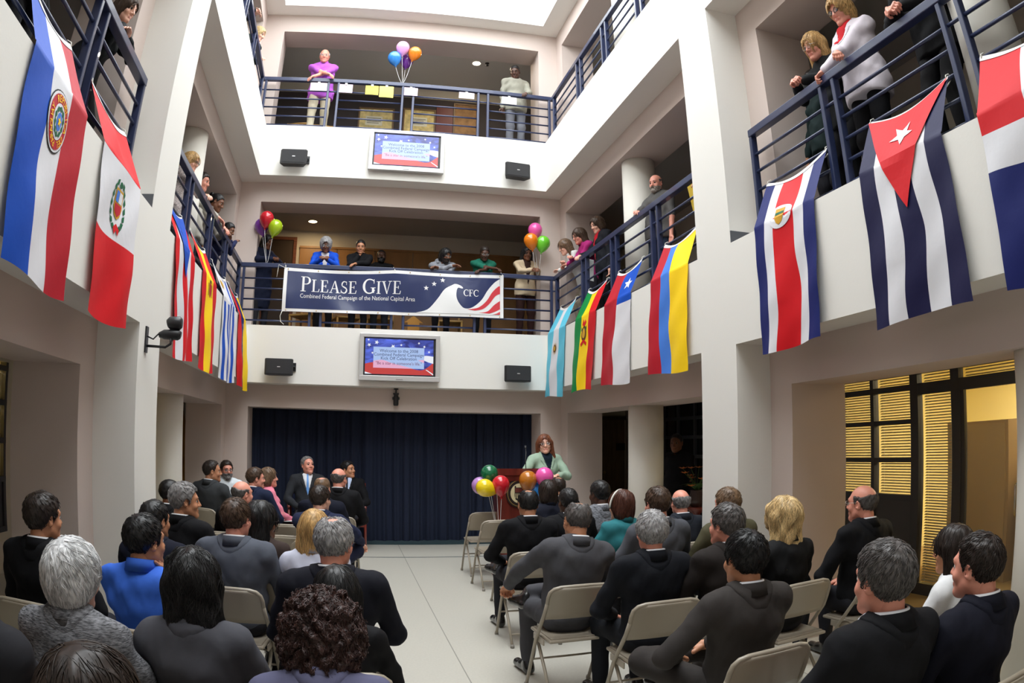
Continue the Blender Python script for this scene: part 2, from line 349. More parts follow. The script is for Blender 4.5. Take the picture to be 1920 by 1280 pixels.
# ------------------------------------------------------------------ railings
def railing(label, axis, c, a, b, posts, z0, flip=False, bars=(.10, .26, .42, .585, .74), top=.93):
    """axis 'x' or 'y' = running direction; c = the other coordinate; posts = positions; z0 = band top"""
    t = empty('railing', (0, 0, 0)); tag(t, label, 'railing', 'navy balcony railings')
    def B(name, u0, u1, w, za, zb, mm=blue_m):
        m = MB()
        m.bbox(u0, u1, c - w, c + w, za, zb, .006) if axis == 'x' else m.bbox(c - w, c + w, u0, u1, za, zb, .006)
        return m.build(name, mm, t)
    B('handrail', a, b, .035, z0 + top - .022, z0 + top + .045)
    for p in posts: B('post', p - .02, p + .02, .03, z0 - .004, z0 + top - .022)
    ps = sorted(posts)
    ends = [a] + ps + [b]
    for i in range(len(ends) - 1):
        u0, u1 = ends[i], ends[i + 1]
        if u1 - u0 < .03: continue
        for k, h in enumerate(bars):
            if u1 - u0 < .3 and k != len(bars) - 1: continue
            P = [(u0, c, z0 + h), (u1, c, z0 + h)] if axis == 'x' else [(c, u0, z0 + h), (c, u1, z0 + h)]
            MB().tube(P, .0135, 8).build('bar', blue_m, t)
    return t
bx = (-1.655, -.60, -.43, .64, .82, 1.91, 2.075, 3.14)
railing('navy steel railing across the back of the second floor, behind the campaign banner', 'x', YB + .2, -1.76, 3.245, bx, T2)
railing('navy steel railing across the back of the top floor, hung with paper sheets', 'x', YB + .2, -1.76, 3.245, bx, T3)
py = (10.50, 9.25, 9.07, 8.11, 7.94, 6.87, 6.70)
nb = (4.72, 3.69, 3.53, 2.35, 2.19, 1.15, .99, -.25)
for side, xx in (('right', XR + .2), ('left', XL - .2)):
    fl_ = {'right': ('second-floor railing with four flags tied along it, right of the banner', 'second-floor railing at the upper right edge, tied with three flags'),
           'left': ('second-floor railing with four flags tied along it, left of the banner', 'second-floor railing at the upper left corner, tied with two flags')}[side]
    railing('navy steel ' + fl_[0], 'y', xx, PILL[0][1], YB + .162, py, T2)
    railing('navy steel ' + fl_[1], 'y', xx, -.27, 4.74, nb, T2)
    railing('navy steel top-floor railing running along the %s side of the skylight well' % side, 'y', xx, PILL[0][1], YB + .162, py, T3)
# ------------------------------------------------------------------ stage curtain
cm = mat('navy_curtain', (.007, .013, .036), .9, bump=(40, .1))
t = empty('stage_curtain', (0, 0, 0)); tag(t, 'floor-length pleated navy curtain closing the stage opening', 'curtain')
NP = 5; cw = (OX1 - OX0 + .06) / NP
for i in range(NP):
    x0 = OX0 - .03 + i * cw; n = 90; V = []; F = []
    for j in range(n + 1):
        u = j / n; x = x0 + u * (cw + .03)
        for (z, a) in ((.03, 1.0), (.7, .95), (1.5, .75), (2.25, .55)):
            ph = (x * 31 + 1.3 * math.sin(x * 4.1 + i)) + .25 * math.sin(z * 2 + x * 7)
            V.append((x, 11.37 + (i % 2) * .05 + a * (.034 * math.sin(ph) + .014 * math.sin(ph * 2.3 + i)), z))
    for j in range(n):
        for q in range(3): k = j * 4 + q; F.append((k, k + 4, k + 5, k + 1))
    MB().add(V, F, 0, True).build('curtain_panel', cm, t)
# ------------------------------------------------------------------ writing
def text_mesh(s, size, align='CENTER'):
    """2D outline of a line of writing as (verts, faces) in the XY plane"""
    cu = bpy.data.curves.new('t', 'FONT'); cu.body = s; cu.size = size; cu.align_x = align; cu.resolution_u = 2
    ob = bpy.data.objects.new('t', cu); COL.objects.link(ob)
    bpy.context.view_layer.update()
    me = bpy.data.meshes.new_from_object(ob.evaluated_get(bpy.context.evaluated_depsgraph_get()))
    v = [tuple(p.co) for p in me.vertices]; f = [tuple(p.vertices) for p in me.polygons]
    bpy.data.objects.remove(ob); bpy.data.meshes.remove(me); bpy.data.curves.remove(cu)
    return v, f
def arc(cx, cy, rx, ry, t0, t1, w0, w1, n=16):
    """stroke along an ellipse whose weight swells from w0 (ends) to w1 (middle)"""
    P = []; Q = []
    for i in range(n + 1):
        s = i / n; t = math.radians(t0 + (t1 - t0) * s); w = w0 + (w1 - w0) * math.sin(PI * s) ** 1.3
        P.append((cx + (rx) * math.cos(t), cy + (ry) * math.sin(t))); Q.append((cx + (rx - w) * math.cos(t), cy + (ry - min(w, .08)) * math.sin(t)))
    return [[P[i], P[i + 1], Q[i + 1], Q[i]] for i in range(n)]
def R_(a, b, c, d): return [(a, b), (c, b), (c, d), (a, d)]
st = R_(.09, 0, .23, 1); sf = [R_(0, 0, .32, .045), R_(0, .955, .32, 1)]
GLY = {
 'I': (.34, [st] + sf),
 'P': (.66, [st, R_(0, 0, .34, .045), R_(0, .955, .36, 1), R_(.2, .47, .36, .515)] + arc(.36, .735, .28, .265, 90, -90, .05, .14)),
 'L': (.62, [st, R_(0, 0, .56, .045), R_(0, .955, .34, 1), [(.5, 0), (.57, 0), (.62, .26), (.57, .26)]]),
 'E': (.64, [st, R_(0, 0, .56, .045), R_(0, .955, .55, 1), R_(.2, .49, .42, .535), R_(.40, .40, .45, .63), [(.52, 0), (.58, 0), (.63, .26), (.58, .26)], [(.51, 1), (.56, 1), (.58, .76), (.53, .76)]]),
 'F': (.60, [st, R_(0, 0, .36, .045), R_(0, .955, .55, 1), R_(.2, .49, .42, .535), R_(.40, .40, .45, .63), [(.51, 1), (.56, 1), (.58, .76), (.53, .76)]]),
 'A': (.84, [[(.10, .03), (.16, .03), (.45, 1.0), (.40, 1.0)], [(.38, 1.0), (.48, 1.0), (.76, .03), (.60, .03)], R_(.22, .33, .60, .38), R_(0, 0, .26, .045), R_(.52, 0, .86, .045)]),
 'V': (.82, [[(.06, .97), (.22, .97), (.47, 0), (.39, 0)], [(.62, .97), (.68, .97), (.44, 0), (.39, .0)], R_(-.02, .955, .32, 1), R_(.52, .955, .80, 1)]),
 'S': (.56, arc(.27, .75, .22, .26, 25, 250, .04, .11) + arc(.27, .255, .25, .265, 75, -165, .05, .13) + [[(.12, .58), (.2, .50), (.42, .36), (.46, .46), (.2, .62)], R_(.42, .70, .46, .98), R_(.02, .02, .06, .30)]),
 'G': (.86, arc(.45, .5, .43, .51, 40, 330, .05, .16, 26) + [R_(.62, .06, .76, .40), R_(.53, .38, .85, .42), R_(.72, .68, .76, .97)]),
 'C': (.78, arc(.45, .5, .43, .51, 42, 318, .05, .16, 24) + [R_(.70, .68, .74, .97)]),
}
def serif(s, x, y, h, small=.83, track=.05):
    """list of polygons for a line of roman capitals; a leading '^' makes the next letter full height"""
    out = []; big = False
    for ch in s:
        if ch == '^': big = True; continue
        if ch == ' ': x += .32 * h; continue
        k = h if big else h * small; big = False
        wd, polys = GLY[ch]
        for p in polys: out.append([(x + a * k, y + b * k) for a, b in p])
        x += (wd + track) * k
    return out, x
def star(cx, cy, r, rot=90, n=5, inner=.42):
    return [(cx + (r if i % 2 == 0 else r * inner) * math.cos(math.radians(rot + i * 180 / n)), cy + (r if i % 2 == 0 else r * inner) * math.sin(math.radians(rot + i * 180 / n))) for i in range(2 * n)]
def spline(pts, n=8):
    out = []; P = pts
    for i in range(len(P) - 1):
        p0 = P[max(i - 1, 0)]; p1 = P[i]; p2 = P[i + 1]; p3 = P[min(i + 2, len(P) - 1)]
        for k in range(n):
            t = k / n
            out.append(tuple(.5 * (2 * p1[j] + (p2[j] - p0[j]) * t + (2 * p0[j] - 5 * p1[j] + 4 * p2[j] - p3[j]) * t * t + (3 * p1[j] - p0[j] - 3 * p2[j] + p3[j]) * t ** 3) for j in range(2)))
    out.append(tuple(P[-1])); return out
def flat(name, polys, fn, m, parent, cut=.06):
    """Print on a curved sheet: polygons in sheet coordinates, triangulated, cut small and laid on fn(x, y)"""
    bm = bmesh.new()
    for p in polys:
        if isinstance(p, tuple):           # (verts, faces)
            vs = [bm.verts.new((q[0], q[1], 0)) for q in p[0]]
            for f in p[1]:
                try: bm.faces.new([vs[i] for i in f])
                except ValueError: pass
        else:
            try: bm.faces.new([bm.verts.new((q[0], q[1], 0)) for q in p])
            except ValueError: pass
    bmesh.ops.triangulate(bm, faces=bm.faces[:])
    if cut:
        for _ in range(4):
            es = [e for e in bm.edges if e.calc_length() > cut]
            if not es: break
            bmesh.ops.subdivide_edges(bm, edges=es, cuts=1); bmesh.ops.triangulate(bm, faces=bm.faces[:])
    bm.verts.index_update()
    b = MB().add([fn(v.co.x, v.co.y) for v in bm.verts], [[v.index for v in f.verts] for f in bm.faces])
    bm.free()
    return b.build(name, m, parent)
# ------------------------------------------------------------------ campaign banner
BW, BH = 3.37, .675
def bsurf(x, y, off=0.):
    u = x / BW; v = y / BH
    sag = -.030 * (math.sin(PI * min(u / .50, 1)) if u < .5 else .45 * math.sin(PI * (u - .5) / .5)) * v
    d = .016 * math.sin(9 * u + 3.2 * v) + .010 * math.sin(17 * u - 2.5 * v + 1) + .007 * math.sin(31 * u + 5 * v) * (1 - v * .5)
    return (-1.02 + x, YB + .115 - d - off, 3.505 + y + sag + .025 * u)
white_v = mat('white_vinyl', (.80, .80, .79), .35, coat=.2); navy_v = mat('navy_vinyl', (.018, .030, .105), .28, coat=.35); red_v = mat('red_vinyl', (.62, .045, .06), .35, coat=.2)
t = empty('campaign_banner', (0, 0, 0)); tag(t, 'long navy banner with a white eagle reading PLEASE GIVE, tied to the back railing', 'banner')
def sheet(name, m, x0, x1, y0, y1, off, nx, ny, fn=bsurf, th=0.):
    V = [fn(x0 + (x1 - x0) * i / nx, y0 + (y1 - y0) * j / ny, off) for i in range(nx + 1) for j in range(ny + 1)]
    F = [(i * (ny + 1) + j, (i + 1) * (ny + 1) + j, (i + 1) * (ny + 1) + j + 1, i * (ny + 1) + j + 1) for i in range(nx) for j in range(ny)]
    return MB().add(V, F, 0, True).build(name, m, t)
sheet('sheet', white_v, 0, BW, 0, BH, 0, 110, 16)
sheet('navy_field', navy_v, .055, BW - .055, .045, BH - .05, .0025, 110, 16)
f1 = lambda x, y: bsurf(x, y, .005); f2_ = lambda x, y: bsurf(x, y, .0075)
x = .27
for word in ('PLEASE', ' GIVE'):
    for i, ch in enumerate(word.strip()):
        if i == 0 and word[0] == ' ': x += .075
        a, x = serif(('^' if i == 0 else '') + ch, x, .315, .235)
        flat('letter', a, f1, white_v, t, .08)
v, f = text_mesh('Combined Federal Campaign of the National Capital Area', .094, 'LEFT'); mx = max(p[0] for p in v)
flat('subline', [([(.265 + p[0] * (1.74 / mx), .215 + p[1]) for p in v], f)], f1, white_v, t, .15)['kind'] = 'stuff'
eagle = spline([(2.02, .045), (2.20, .10), (2.34, .26), (2.45, .42), (2.56, .49), (2.62, .515), (2.70, .49), (2.735, .455), (2.715, .445), (2.66, .455), (2.635, .40), (2.635, .30), (2.68, .20), (2.76, .13), (2.88, .15), (3.02, .27), (3.12, .43), (3.22, .55), (3.31, .615)]) + [(3.315, .045)]
flat('eagle', [eagle], f1, white_v, t)
for (s0, s1) in (([(2.80, .115), (2.97, .15), (3.10, .26), (3.19, .40), (3.28, .49), (3.315, .50)], [(3.315, .38), (3.24, .34), (3.14, .21), (3.04, .13), (2.92, .10)]),
                 ([(2.98, .07), (3.12, .10), (3.22, .20), (3.315, .27)], [(3.315, .14), (3.24, .10), (3.15, .065)]), ([(3.20, .052), (3.26, .07), (3.315, .10)], [(3.315, .052)])):
    flat('red_stripe', [spline(s0) + spline(s1)[:]], f2_, red_v, t)
for (sx_, sy_, r) in ((2.17, .43, .042), (2.29, .50, .042), (2.42, .565, .042)): flat('star', [star(sx_, sy_, r)], f1, white_v, t)
x = 2.74
for ch in 'CFC': a, x = serif('^' + ch, x, .325, .105); flat('letter', a, f1, white_v, t, .1)
cordm = MATS['cord_white']
for (px, py_) in ((0.01, BH - .01), (BW / 2, BH - .005), (BW - .01, BH - .01)):
    p = bsurf(px, py_, .004); MB().tube([p, (p[0] + .01, YB + .145, 4.20), (p[0] - .015, YB + .2, 4.26), (p[0] - .02, YB + .235, 4.19)], .006, 6).build('tie_cord', cordm, t)
p = bsurf(.01, .01, .004); MB().tube([p, (p[0] - .03, p[1], p[2] - .08), (p[0] - .02, p[1] + .02, p[2] - .16), (p[0] + .03, p[1] + .04, p[2] - .20)], .005, 6).build('tie_cord', cordm, t)
p = bsurf(.01, BH - .01, .004); MB().tube([p, (p[0] - .10, p[1] + .01, p[2] + .05), (p[0] - .11, p[1] + .01, p[2] - .05), (p[0] - .12, p[1] + .01, p[2] - .14)], .005, 6).build('tie_cord', cordm, t)
for i in range(8):
    for y in (.02, BH - .022): q = bsurf(.06 + i * (BW - .12) / 7, y, .004); MB().lathe([(.004, -.002), (.009, -.002), (.009, .002), (.004, .002)], (0, 0, 0), 10).build('grommet', MATS['brass'], t, q).rotation_euler = (PI / 2, 0, 0)
# ------------------------------------------------------------------ television screens
def E(name, c, s=1.0): return mat('screen_' + name, (.02, .02, .02), .25, emit=(c, s))
def scr_blue(k, s):
    m = mat('screen_blue_%d' % k, (.02, .02, .03), .25, emit=((.05, .09, .62), s)); nt = m.node_tree; b = nt.nodes['Principled BSDF']
    tc = nt.nodes.new('ShaderNodeTexCoord'); mp = nt.nodes.new('ShaderNodeMapping'); mp.inputs['Scale'].default_value = (3, 1, 9); mp.inputs['Rotation'].default_value = (0, .6, 0)
    n = nt.nodes.new('ShaderNodeTexNoise'); n.inputs['Scale'].default_value = 1.3; n.inputs['Distortion'].default_value = 1.2
    r = nt.nodes.new('ShaderNodeValToRGB'); r.color_ramp.elements[0].position = .35; r.color_ramp.elements[0].color = (.012, .02, .20, 1); r.color_ramp.elements[1].position = .68; r.color_ramp.elements[1].color = (.10, .17, .85, 1)
    nt.links.new(tc.outputs['Object'], mp.inputs[0]); nt.links.new(mp.outputs[0], n.inputs['Vector']); nt.links.new(n.outputs['Fac'], r.inputs[0]); nt.links.new(r.outputs[0], b.inputs['Emission Color'])
    return m
silver = mat('silver_plastic', (.52, .51, .50), .35, .3); blk = mat('black_plastic', (.012, .012, .014), .4)
def tv(loc, label, s, k):
    t = empty('television', loc); tag(t, label, 'television', 'wall-mounted flat screens')
    w, h = 1.18, .685
    m = MB(); b0, b1, b2 = .062, .055, .075; y0 = -.075
    m.bbox(-w / 2, w / 2, y0, .0, h / 2 - b1, h / 2, .006).bbox(-w / 2, w / 2, y0, .0, -h / 2, -h / 2 + b2, .006).bbox(-w / 2 + .001, -w / 2 + b0, y0 + .001, -.001, -h / 2 + b2 - .008, h / 2 - b1 + .008, .004).bbox(w / 2 - b0, w / 2 - .001, y0 + .001, -.001, -h / 2 + b2 - .008, h / 2 - b1 + .008, .004)
    m.build('frame', silver, t)
    MB().box(-w / 2 + .05, w / 2 - .05, -.05, -.003, -h / 2 + .05, h / 2 - .04).build('black_border', blk, t)
    x0, x1, z0, z1 = -.505, .495, -.245, .27
    sc = box('screen', scr_blue(k, s), t, x0, x1, -.055, -.05, z0, z1)
    g = lambda q: (lambda x, y: (x, -.056 - q * .0012, y))
    flat('slide_stripe', [spline([(x0, -.10), (-.36, -.075), (-.1, -.10), (.15, -.15), (.34, -.17), (x1, -.06)]) + [(x1, z0), (x0, z0)]], g(0), E('red%d' % k, (.55, .035, .03), s), sc, 0)
    flat('slide_stripe', [spline([(.30, .015), (.38, .04), (x1, .03)]) + [(x1, -.075), (.42, -.055), (.33, -.02)]], g(1), E('white%d' % k, (.85, .88, .95), s), sc, 0)
    for pg in ([(x0, z0), (-.40, z0), (x0, -.215)], [(.38, -.165), (.40, -.165), (x1, -.225), (x1, -.245)]): flat('slide_stripe', [pg], g(1), E('white%d' % k, (1, 1, 1), s), sc, 0)
    for (a, b, r) in ((-.34, .215, .035), (-.45, .175, .03), (-.10, .16, .035), (.02, .185, .02), (.36, .17, .022), (.43, .095, .02), (-.46, .25, .02), (.28, .22, .02), (-.40, .06, .02)):
        flat('slide_star', [star(a, b, r, 70 + 200 * a)], g(1), E('white%d' % k, (.85, .88, .95), s * .8), sc, 0)
    flat('slide_panel', [R_(-.385, -.155, .36, .15)], g(2), E('panel%d' % k, (.40, .55, .88), s), sc, 0)
    for pg in (spline([(-.385, -.055), (-.25, -.04), (-.1, -.085), (.1, -.13), (.2, -.153)]) + [(-.385, -.155)], [(.27, -.03), (.36, -.02), (.36, -.07)]): flat('slide_panel', [pg], g(3), E('pink%d' % k, (.80, .42, .62), s), sc, 0)
    for (s_, z, sz, c) in (('Welcome to the 2008', .075, .066, (.02, .03, .16)), ('Combined Federal Campaign', .020, .066, (.02, .03, .16)), ('Kick Off Celebration', -.035, .066, (.02, .03, .16)), ('"Be a star in someone\'s life."', -.105, .062, (.25, .03, .12))):
        v, f = text_mesh(s_, sz); flat('slide_text', [([(p[0] * .95 - .012, p[1] + z) for p in v], f)], g(4), E('ink%s%d' % (c[0], k), c, s * .6), sc, 0)['kind'] = 'stuff'
    box('logo_plate', mat('logo_grey', (.25, .25, .26), .3), t, -.05, .05, -.078, -.074, -h / 2 + .02, -h / 2 + .03)
    box('wall_bracket', blk, t, -.2, .2, -.004, .03, -.15, .15)
    return t
tv((.748, YB - .032, 6.072), 'upper wall-mounted flat screen showing the welcome slide, below the top-floor railing', 1.35, 0)
tv((.762, YB - .032, 2.852), 'lower wall-mounted flat screen showing the welcome slide, below the long banner', .92, 1)
# ------------------------------------------------------------------ loudspeakers, stage light, camera
def loudspeaker(x, z, rz, label):
    t = empty('loudspeaker', (x, YB - .02, z), rz); tag(t, label, 'loudspeaker', 'black wall loudspeakers')
    w, h = .42, .235
    sec = [(-w / 2 + .02, -.19), (-w / 2, -.16), (-w / 2 + .05, -.04), (w / 2 - .05, -.04), (w / 2, -.16), (w / 2 - .02, -.19)]
    n = len(sec); V = [(a, b, q) for q in (-h / 2, -h / 2 + .012, h / 2 - .012, h / 2) for (a, b) in [((x_ * (.97 if abs(q) > h / 2 - .001 else 1)), y_) for x_, y_ in sec]]
    F = [tuple(range(n))[::-1], tuple(3 * n + i for i in range(n))] + [(j * n + i, j * n + (i + 1) % n, (j + 1) * n + (i + 1) % n, (j + 1) * n + i) for j in range(3) for i in range(n)]
    MB().add(V, F).build('cabinet', mat('speaker_black', (.014, .014, .016), .5), t)
    MB().bbox(-w / 2 + .025, w / 2 - .025, -.196, -.186, -h / 2 + .015, h / 2 - .015, .004).build('grille', mat('speaker_grille', (.02, .02, .022), .6, bump=(900, .5)), t)
    box('badge', mat('badge_silver', (.7, .7, .7), .3, .8), t, -.022, .022, -.1975, -.1955, -.006, .006)
    MB().tube([(w / 2 - .03, -.06, .02), (w / 2 + .012, -.06, .02), (w / 2 + .012, -.005, .02)], .012, 6).box(w / 2 - .03, w / 2 + .03, -.008, .019, -.04, .08).build('wall_bracket', blk, t)
loudspeaker(-1.0, 5.845, 0, 'black loudspeaker left of the upper flat screen'); loudspeaker(2.48, 5.85, .12, 'black loudspeaker right of the upper flat screen')
loudspeaker(-.995, 2.652, 0, 'black loudspeaker left of the lower flat screen'); loudspeaker(2.49, 2.658, .1, 'black loudspeaker right of the lower flat screen')
t = empty('stage_spotlight', (.745, RY - .06, 2.41)); tag(t, 'small black spotlight hanging under the lower flat screen', 'spotlight')
MB().lathe([(.035, .0), (.035, .02)], (0, 0, 0), 12).build('mount', blk, t); MB().tube([(0, 0, 0), (0, 0, -.06)], .012, 8).build('stem', blk, t)
MB().lathe([(.0, -.24), (.032, -.24), (.04, -.22), (.04, -.12), (.03, -.08), (.045, -.07), (.045, -.05), (0, -.05)], (0, 0, 0), 16).build('head', blk, t)
MB().box(-.055, .055, -.012, .012, -.15, -.11).build('yoke', blk, t)
t = empty('security_camera', (XL, 5.10, 2.33)); tag(t, 'black wall camera on a bent bracket on the left pillar', 'camera')
box('wall_plate', blk, t, 0, .012, -.03, .03, -.09, .10)
MB().tube([(.01, 0, -.04), (.16, .0, -.045), (.20, .0, -.02), (.20, 0, .02)], .010, 8).build('arm', blk, t)
MB().tube([(.01, 0, .03), (.06, .0, .01), (.10, 0, .05), (.15, 0, .05)], .006, 6).build('cable', blk, t)
MB().tube([(.10, .02, .045), (.14, .02, .05), (.25, .02, .05), (.27, .02, .045)], [.02, .036, .04, .028], 14).build('housing', blk, t)
MB().tube([(.16, .02, .13), (.18, .02, .135), (.26, .02, .135), (.275, .02, .135)], [.03, .047, .05, .035], 14).build('lamp_head', blk, t)
MB().tube([(.20, .02, .08), (.20, .02, .11)], .014, 8).build('neck', blk, t)
for i, (x, y, z) in enumerate(((1.95 + .35, 11.9, CE[2]), (-.2, 11.8, CE[1]), (1.5, 11.8, CE[1]), (-.95, 11.6, CE[2]))):
    t = empty('sprinkler', (x, y, z)); tag(t, ['dark sprinkler head beside the lit top-floor downlight', 'small dark sprinkler head in the brown ceiling above the left half of the banner', 'small dark sprinkler head in the brown ceiling above the right half of the banner', 'small dark sprinkler head behind the purple polo shirt'][i], 'sprinkler', 'ceiling sprinklers')
    MB().lathe([(.04, 0), (.04, -.008), (.012, -.012), (.012, -.05)], (0, 0, 0), 12).build('collar', blk, t); MB().lathe([(.03, -.05), (.03, -.056), (0, -.058)], (0, 0, 0), 12).build('deflector', blk, t)
# ------------------------------------------------------------------ flags
C_ = {'red': srgb(205, 14, 26), 'blue': srgb(0, 72, 178), 'navy': srgb(18, 18, 62), 'white': (.70, .70, .73), 'sky': srgb(95, 190, 215), 'yellow': srgb(250, 208, 20), 'green': srgb(0, 130, 60), 'cblue': srgb(70, 125, 215), 'crim': srgb(180, 25, 42), 'cr_navy': srgb(18, 30, 98), 'gold': srgb(200, 150, 40), 'dgreen': srgb(20, 95, 60), 'brown': srgb(90, 55, 25), 'black': (.01, .01, .01)}
def fm(c): return mat('nylon_' + c, C_[c], .6, bump=(11, .22), spec=.25)
def flag(key, label, side, ye, yb, yt, stripes, seed, ztie=3.69, zb=2.31):
    """ye, yb, yt = y at the viewer's left and right where the cloth crosses the band edge, at its foot and at the ties;
    stripes = [(u_end, [(v_end, colour), ...]), ...] from the viewer's left to right, hoist to fly"""
    s = 1 if side == 'R' else -1; xf = XR if s > 0 else XL
    rnd = random.Random(seed); ph = rnd.random() * 6; ph2 = rnd.random() * 6; k = rnd.choice((1.0, 1.25, 1.5))
    t = empty('flag', (xf, (ye[0] + ye[1]) / 2, T2)); tag(t, label, 'flag', 'national flags hung over the second-floor balustrade')
    ox, oy, oz = t.location
    La, Lb = .47, .975; vA = La / (La + Lb)
    def S(u, v, off=0.):
        if v < vA:
            q = v / vA
            y = (yt[0] + (yt[1] - yt[0]) * u) * (1 - q) + (ye[0] + (ye[1] - ye[0]) * u) * q
            sag = .085 * math.sin(PI * u) * (1 - q) ** 1.2 + .02 * math.sin(PI * u * 2 + ph) * math.sin(PI * q)
            x = xf + s * (.185 * (1 - q) - .012 - .03 * math.sin(PI * u) * (1 - q)); z = ztie - sag - (ztie - T2 - .012) * q
            x -= s * .012 * math.sin(u * 12 + ph) * q * (1 - q) * 2
            return (x - s * off * .9 - ox, y - oy, z + off * .45 - oz)
        q = (v - vA) / (1 - vA)
        y = (ye[0] + (ye[1] - ye[0]) * u) * (1 - q) + (yb[0] + (yb[1] - yb[0]) * u) * q
        y += .03 * math.sin(PI * u) * math.sin(2.6 * PI * q * .8 + ph) * min(1, q * 2) * (1 if ye[1] > ye[0] else -1)
        d = .014 + .020 * min(1, q * 1.6) * (1 + math.sin(2 * PI * k * u + ph2 + .8 * q)) + .004 * math.sin(9 * u + 14 * q + ph)
        bot = (.02 * math.sin(PI * u * 1.3 + ph)) * q
        return (xf - s * (d + off) - ox, y - oy, T2 + .012 - (T2 + .012 - zb) * q + bot - oz)
    us = []; prev = 0.
    for (u1, vs) in stripes:
        n = max(2, int(round((u1 - prev) * 30))); us += [(prev + (u1 - prev) * i / n, vs) for i in range(n)]; prev = u1
    us.append((1., stripes[-1][1]))
    ve = sorted({round(v, 4) for (_, vs) in stripes for v, _ in vs} | {round(vA, 4)} | {i / 44 for i in range(45)})
    nv = len(ve); V = [S(u, v) for (u, _) in us for v in ve]; cols = []; F = []; MI = []
    for i in range(len(us) - 1):
        for j in range(nv - 1):
            vm = (ve[j] + ve[j + 1]) / 2; c = next(c for (v1, c) in us[i][1] if vm <= v1 + 1e-6)
            if c not in cols: cols.append(c)
            a = i * nv + j; F.append((a, a + 1, a + nv + 1, a + nv)); MI.append(cols.index(c))
    b = MB(); b.add(V, F, 0, True); b.m = MI
    b.build('cloth', [fm(c) for c in cols], t)
    # white hoist band with its two cord ties
    n = 20; V = []; 
    for i in range(n + 1): V += [S(i / n, -.004, .003), S(i / n, .022, .003)]
    MB().add(V, [(2 * i, 2 * i + 1, 2 * i + 3, 2 * i + 2) for i in range(n)], 0, True).build('hoist_band', mat('canvas', (.72, .70, .68), .8), t)
    for u in (0.02, .98):
        p = S(u, .008, .004); bx_ = xf + s * .2 - ox
        MB().tube([p, (bx_ - s * .03, p[1], T2 + .43 - oz), (bx_, p[1], T2 + .448 - oz), (bx_ + s * .02, p[1], T2 + .42 - oz), (bx_ - s * .005, p[1] + .012, T2 + .385 - oz), (p[0], p[1] + .012, p[2] - .05)], .004, 5).build('tie_cord', cordm, t)
    wd = abs(ye[1] - ye[0]); L = La + Lb
    def put(name, polys, c, u0, v0, off=.003, cut=.05, rot=0.):
        cr, sr = math.cos(rot), math.sin(rot)
        return flat(name, polys, lambda a, b: S(u0 + (a * cr - b * sr) / wd, v0 - (a * sr + b * cr) / L, off), fm(c) if isinstance(c, str) else c, t, cut)
    return put
def ell(cx, cy, rx, ry, n=28): return [(cx + rx * math.cos(2 * PI * i / n), cy + ry * math.sin(2 * PI * i / n)) for i in range(n)]
def st3(*cs): return [(( i + 1) / len(cs), [(1, c)]) for i, c in enumerate(cs)]
def sunrays(r0, r1, n=16): return [[(r0 * math.cos(2 * PI * (i - .3) / n), r0 * math.sin(2 * PI * (i - .3) / n)), (r1 * math.cos(2 * PI * i / n), r1 * math.sin(2 * PI * i / n)), (r0 * math.cos(2 * PI * (i + .3) / n), r0 * math.sin(2 * PI * (i + .3) / n))] for i in range(n)]
def leaf(a, b, l, w, an):
    c, s = math.cos(an), math.sin(an); P = [(0, 0), (l * .4, w), (l, 0), (l * .4, -w)]
    return [(a + x * c - y * s, b + x * s + y * c) for x, y in P]
def shield(cx, cy, w, h): return [(cx - w, cy + h), (cx + w, cy + h), (cx + w, cy - h * .2), (cx + w * .6, cy - h * .75), (cx, cy - h), (cx - w * .6, cy - h * .75), (cx - w, cy - h * .2)]
# right-hand side, far to near
p = flag('argentina', 'light blue and white flag with a golden sun at the right back corner', 'R', (10.29, 9.43), (10.41, 9.54), (10.23, 9.48), st3('sky', 'white', 'sky'), 1)
p('sun_ray', sunrays(.05, .10, 20), 'gold', .5, .52)['kind'] = 'stuff'; p('sun', [ell(0, 0, .055, .055)], 'brown', .5, .52, .005); p('sun_face', [ell(0, 0, .035, .035)], 'gold', .5, .52, .007)
p = flag('bolivia', 'green, yellow and red flag with a coat of arms on the right balustrade', 'R', (8.98, 8.17), (9.10, 8.32), (8.95, 8.23), st3('green', 'yellow', 'red'), 2)
p('arms', [ell(0, -.02, .085, .10)], 'brown', .5, .48); p('arms_field', [ell(0, -.02, .05, .065)], 'gold', .5, .48, .005); p('arms_condor', [[(-.08, .10), (0, .07), (.08, .12), (.03, .16), (0, .12), (-.04, .17)]], 'red', .5, .48, .005); p('arms_banner', [[(-.09, -.15), (0, -.10), (.09, -.15), (.07, -.19), (0, -.14), (-.07, -.19)]], 'red', .5, .48, .005); p('arms_leaf', [leaf(-.06, .0, .09, .02, 2.0), leaf(.06, 0, .09, .02, 1.1)], 'dgreen', .5, .48, .007)['kind'] = 'stuff'
p = flag('chile', 'red and white flag with a blue square and white star at its tied end', 'R', (7.86, 7.06), (8.01, 7.12), (7.86, 7.11), [(.5, [(1, 'crim')]), (1., [(.38, 'blue'), (1, 'white')])], 3)
p('star', [star(0, 0, .10)], 'white', .75, .20)
p = flag('colombia', 'flag of red, blue and broad yellow bands beside the right pillar', 'R', (6.51, 5.68), (6.55, 5.71), (6.53, 5.78), [(.27, [(1, 'crim')]), (.52, [(1, 'cblue')]), (1, [(1, 'yellow')])], 4)
p = flag('costa_rica', 'blue, white and red striped flag with an oval emblem near the right pillar', 'R', (4.52, 3.71), (4.50, 3.72), (4.54, 3.71), [(.18, [(1, 'cr_navy')]), (.34, [(1, 'white')]), (.66, [(1, 'red')]), (.82, [(1, 'white')]), (1, [(1, 'cr_navy')])], 5)
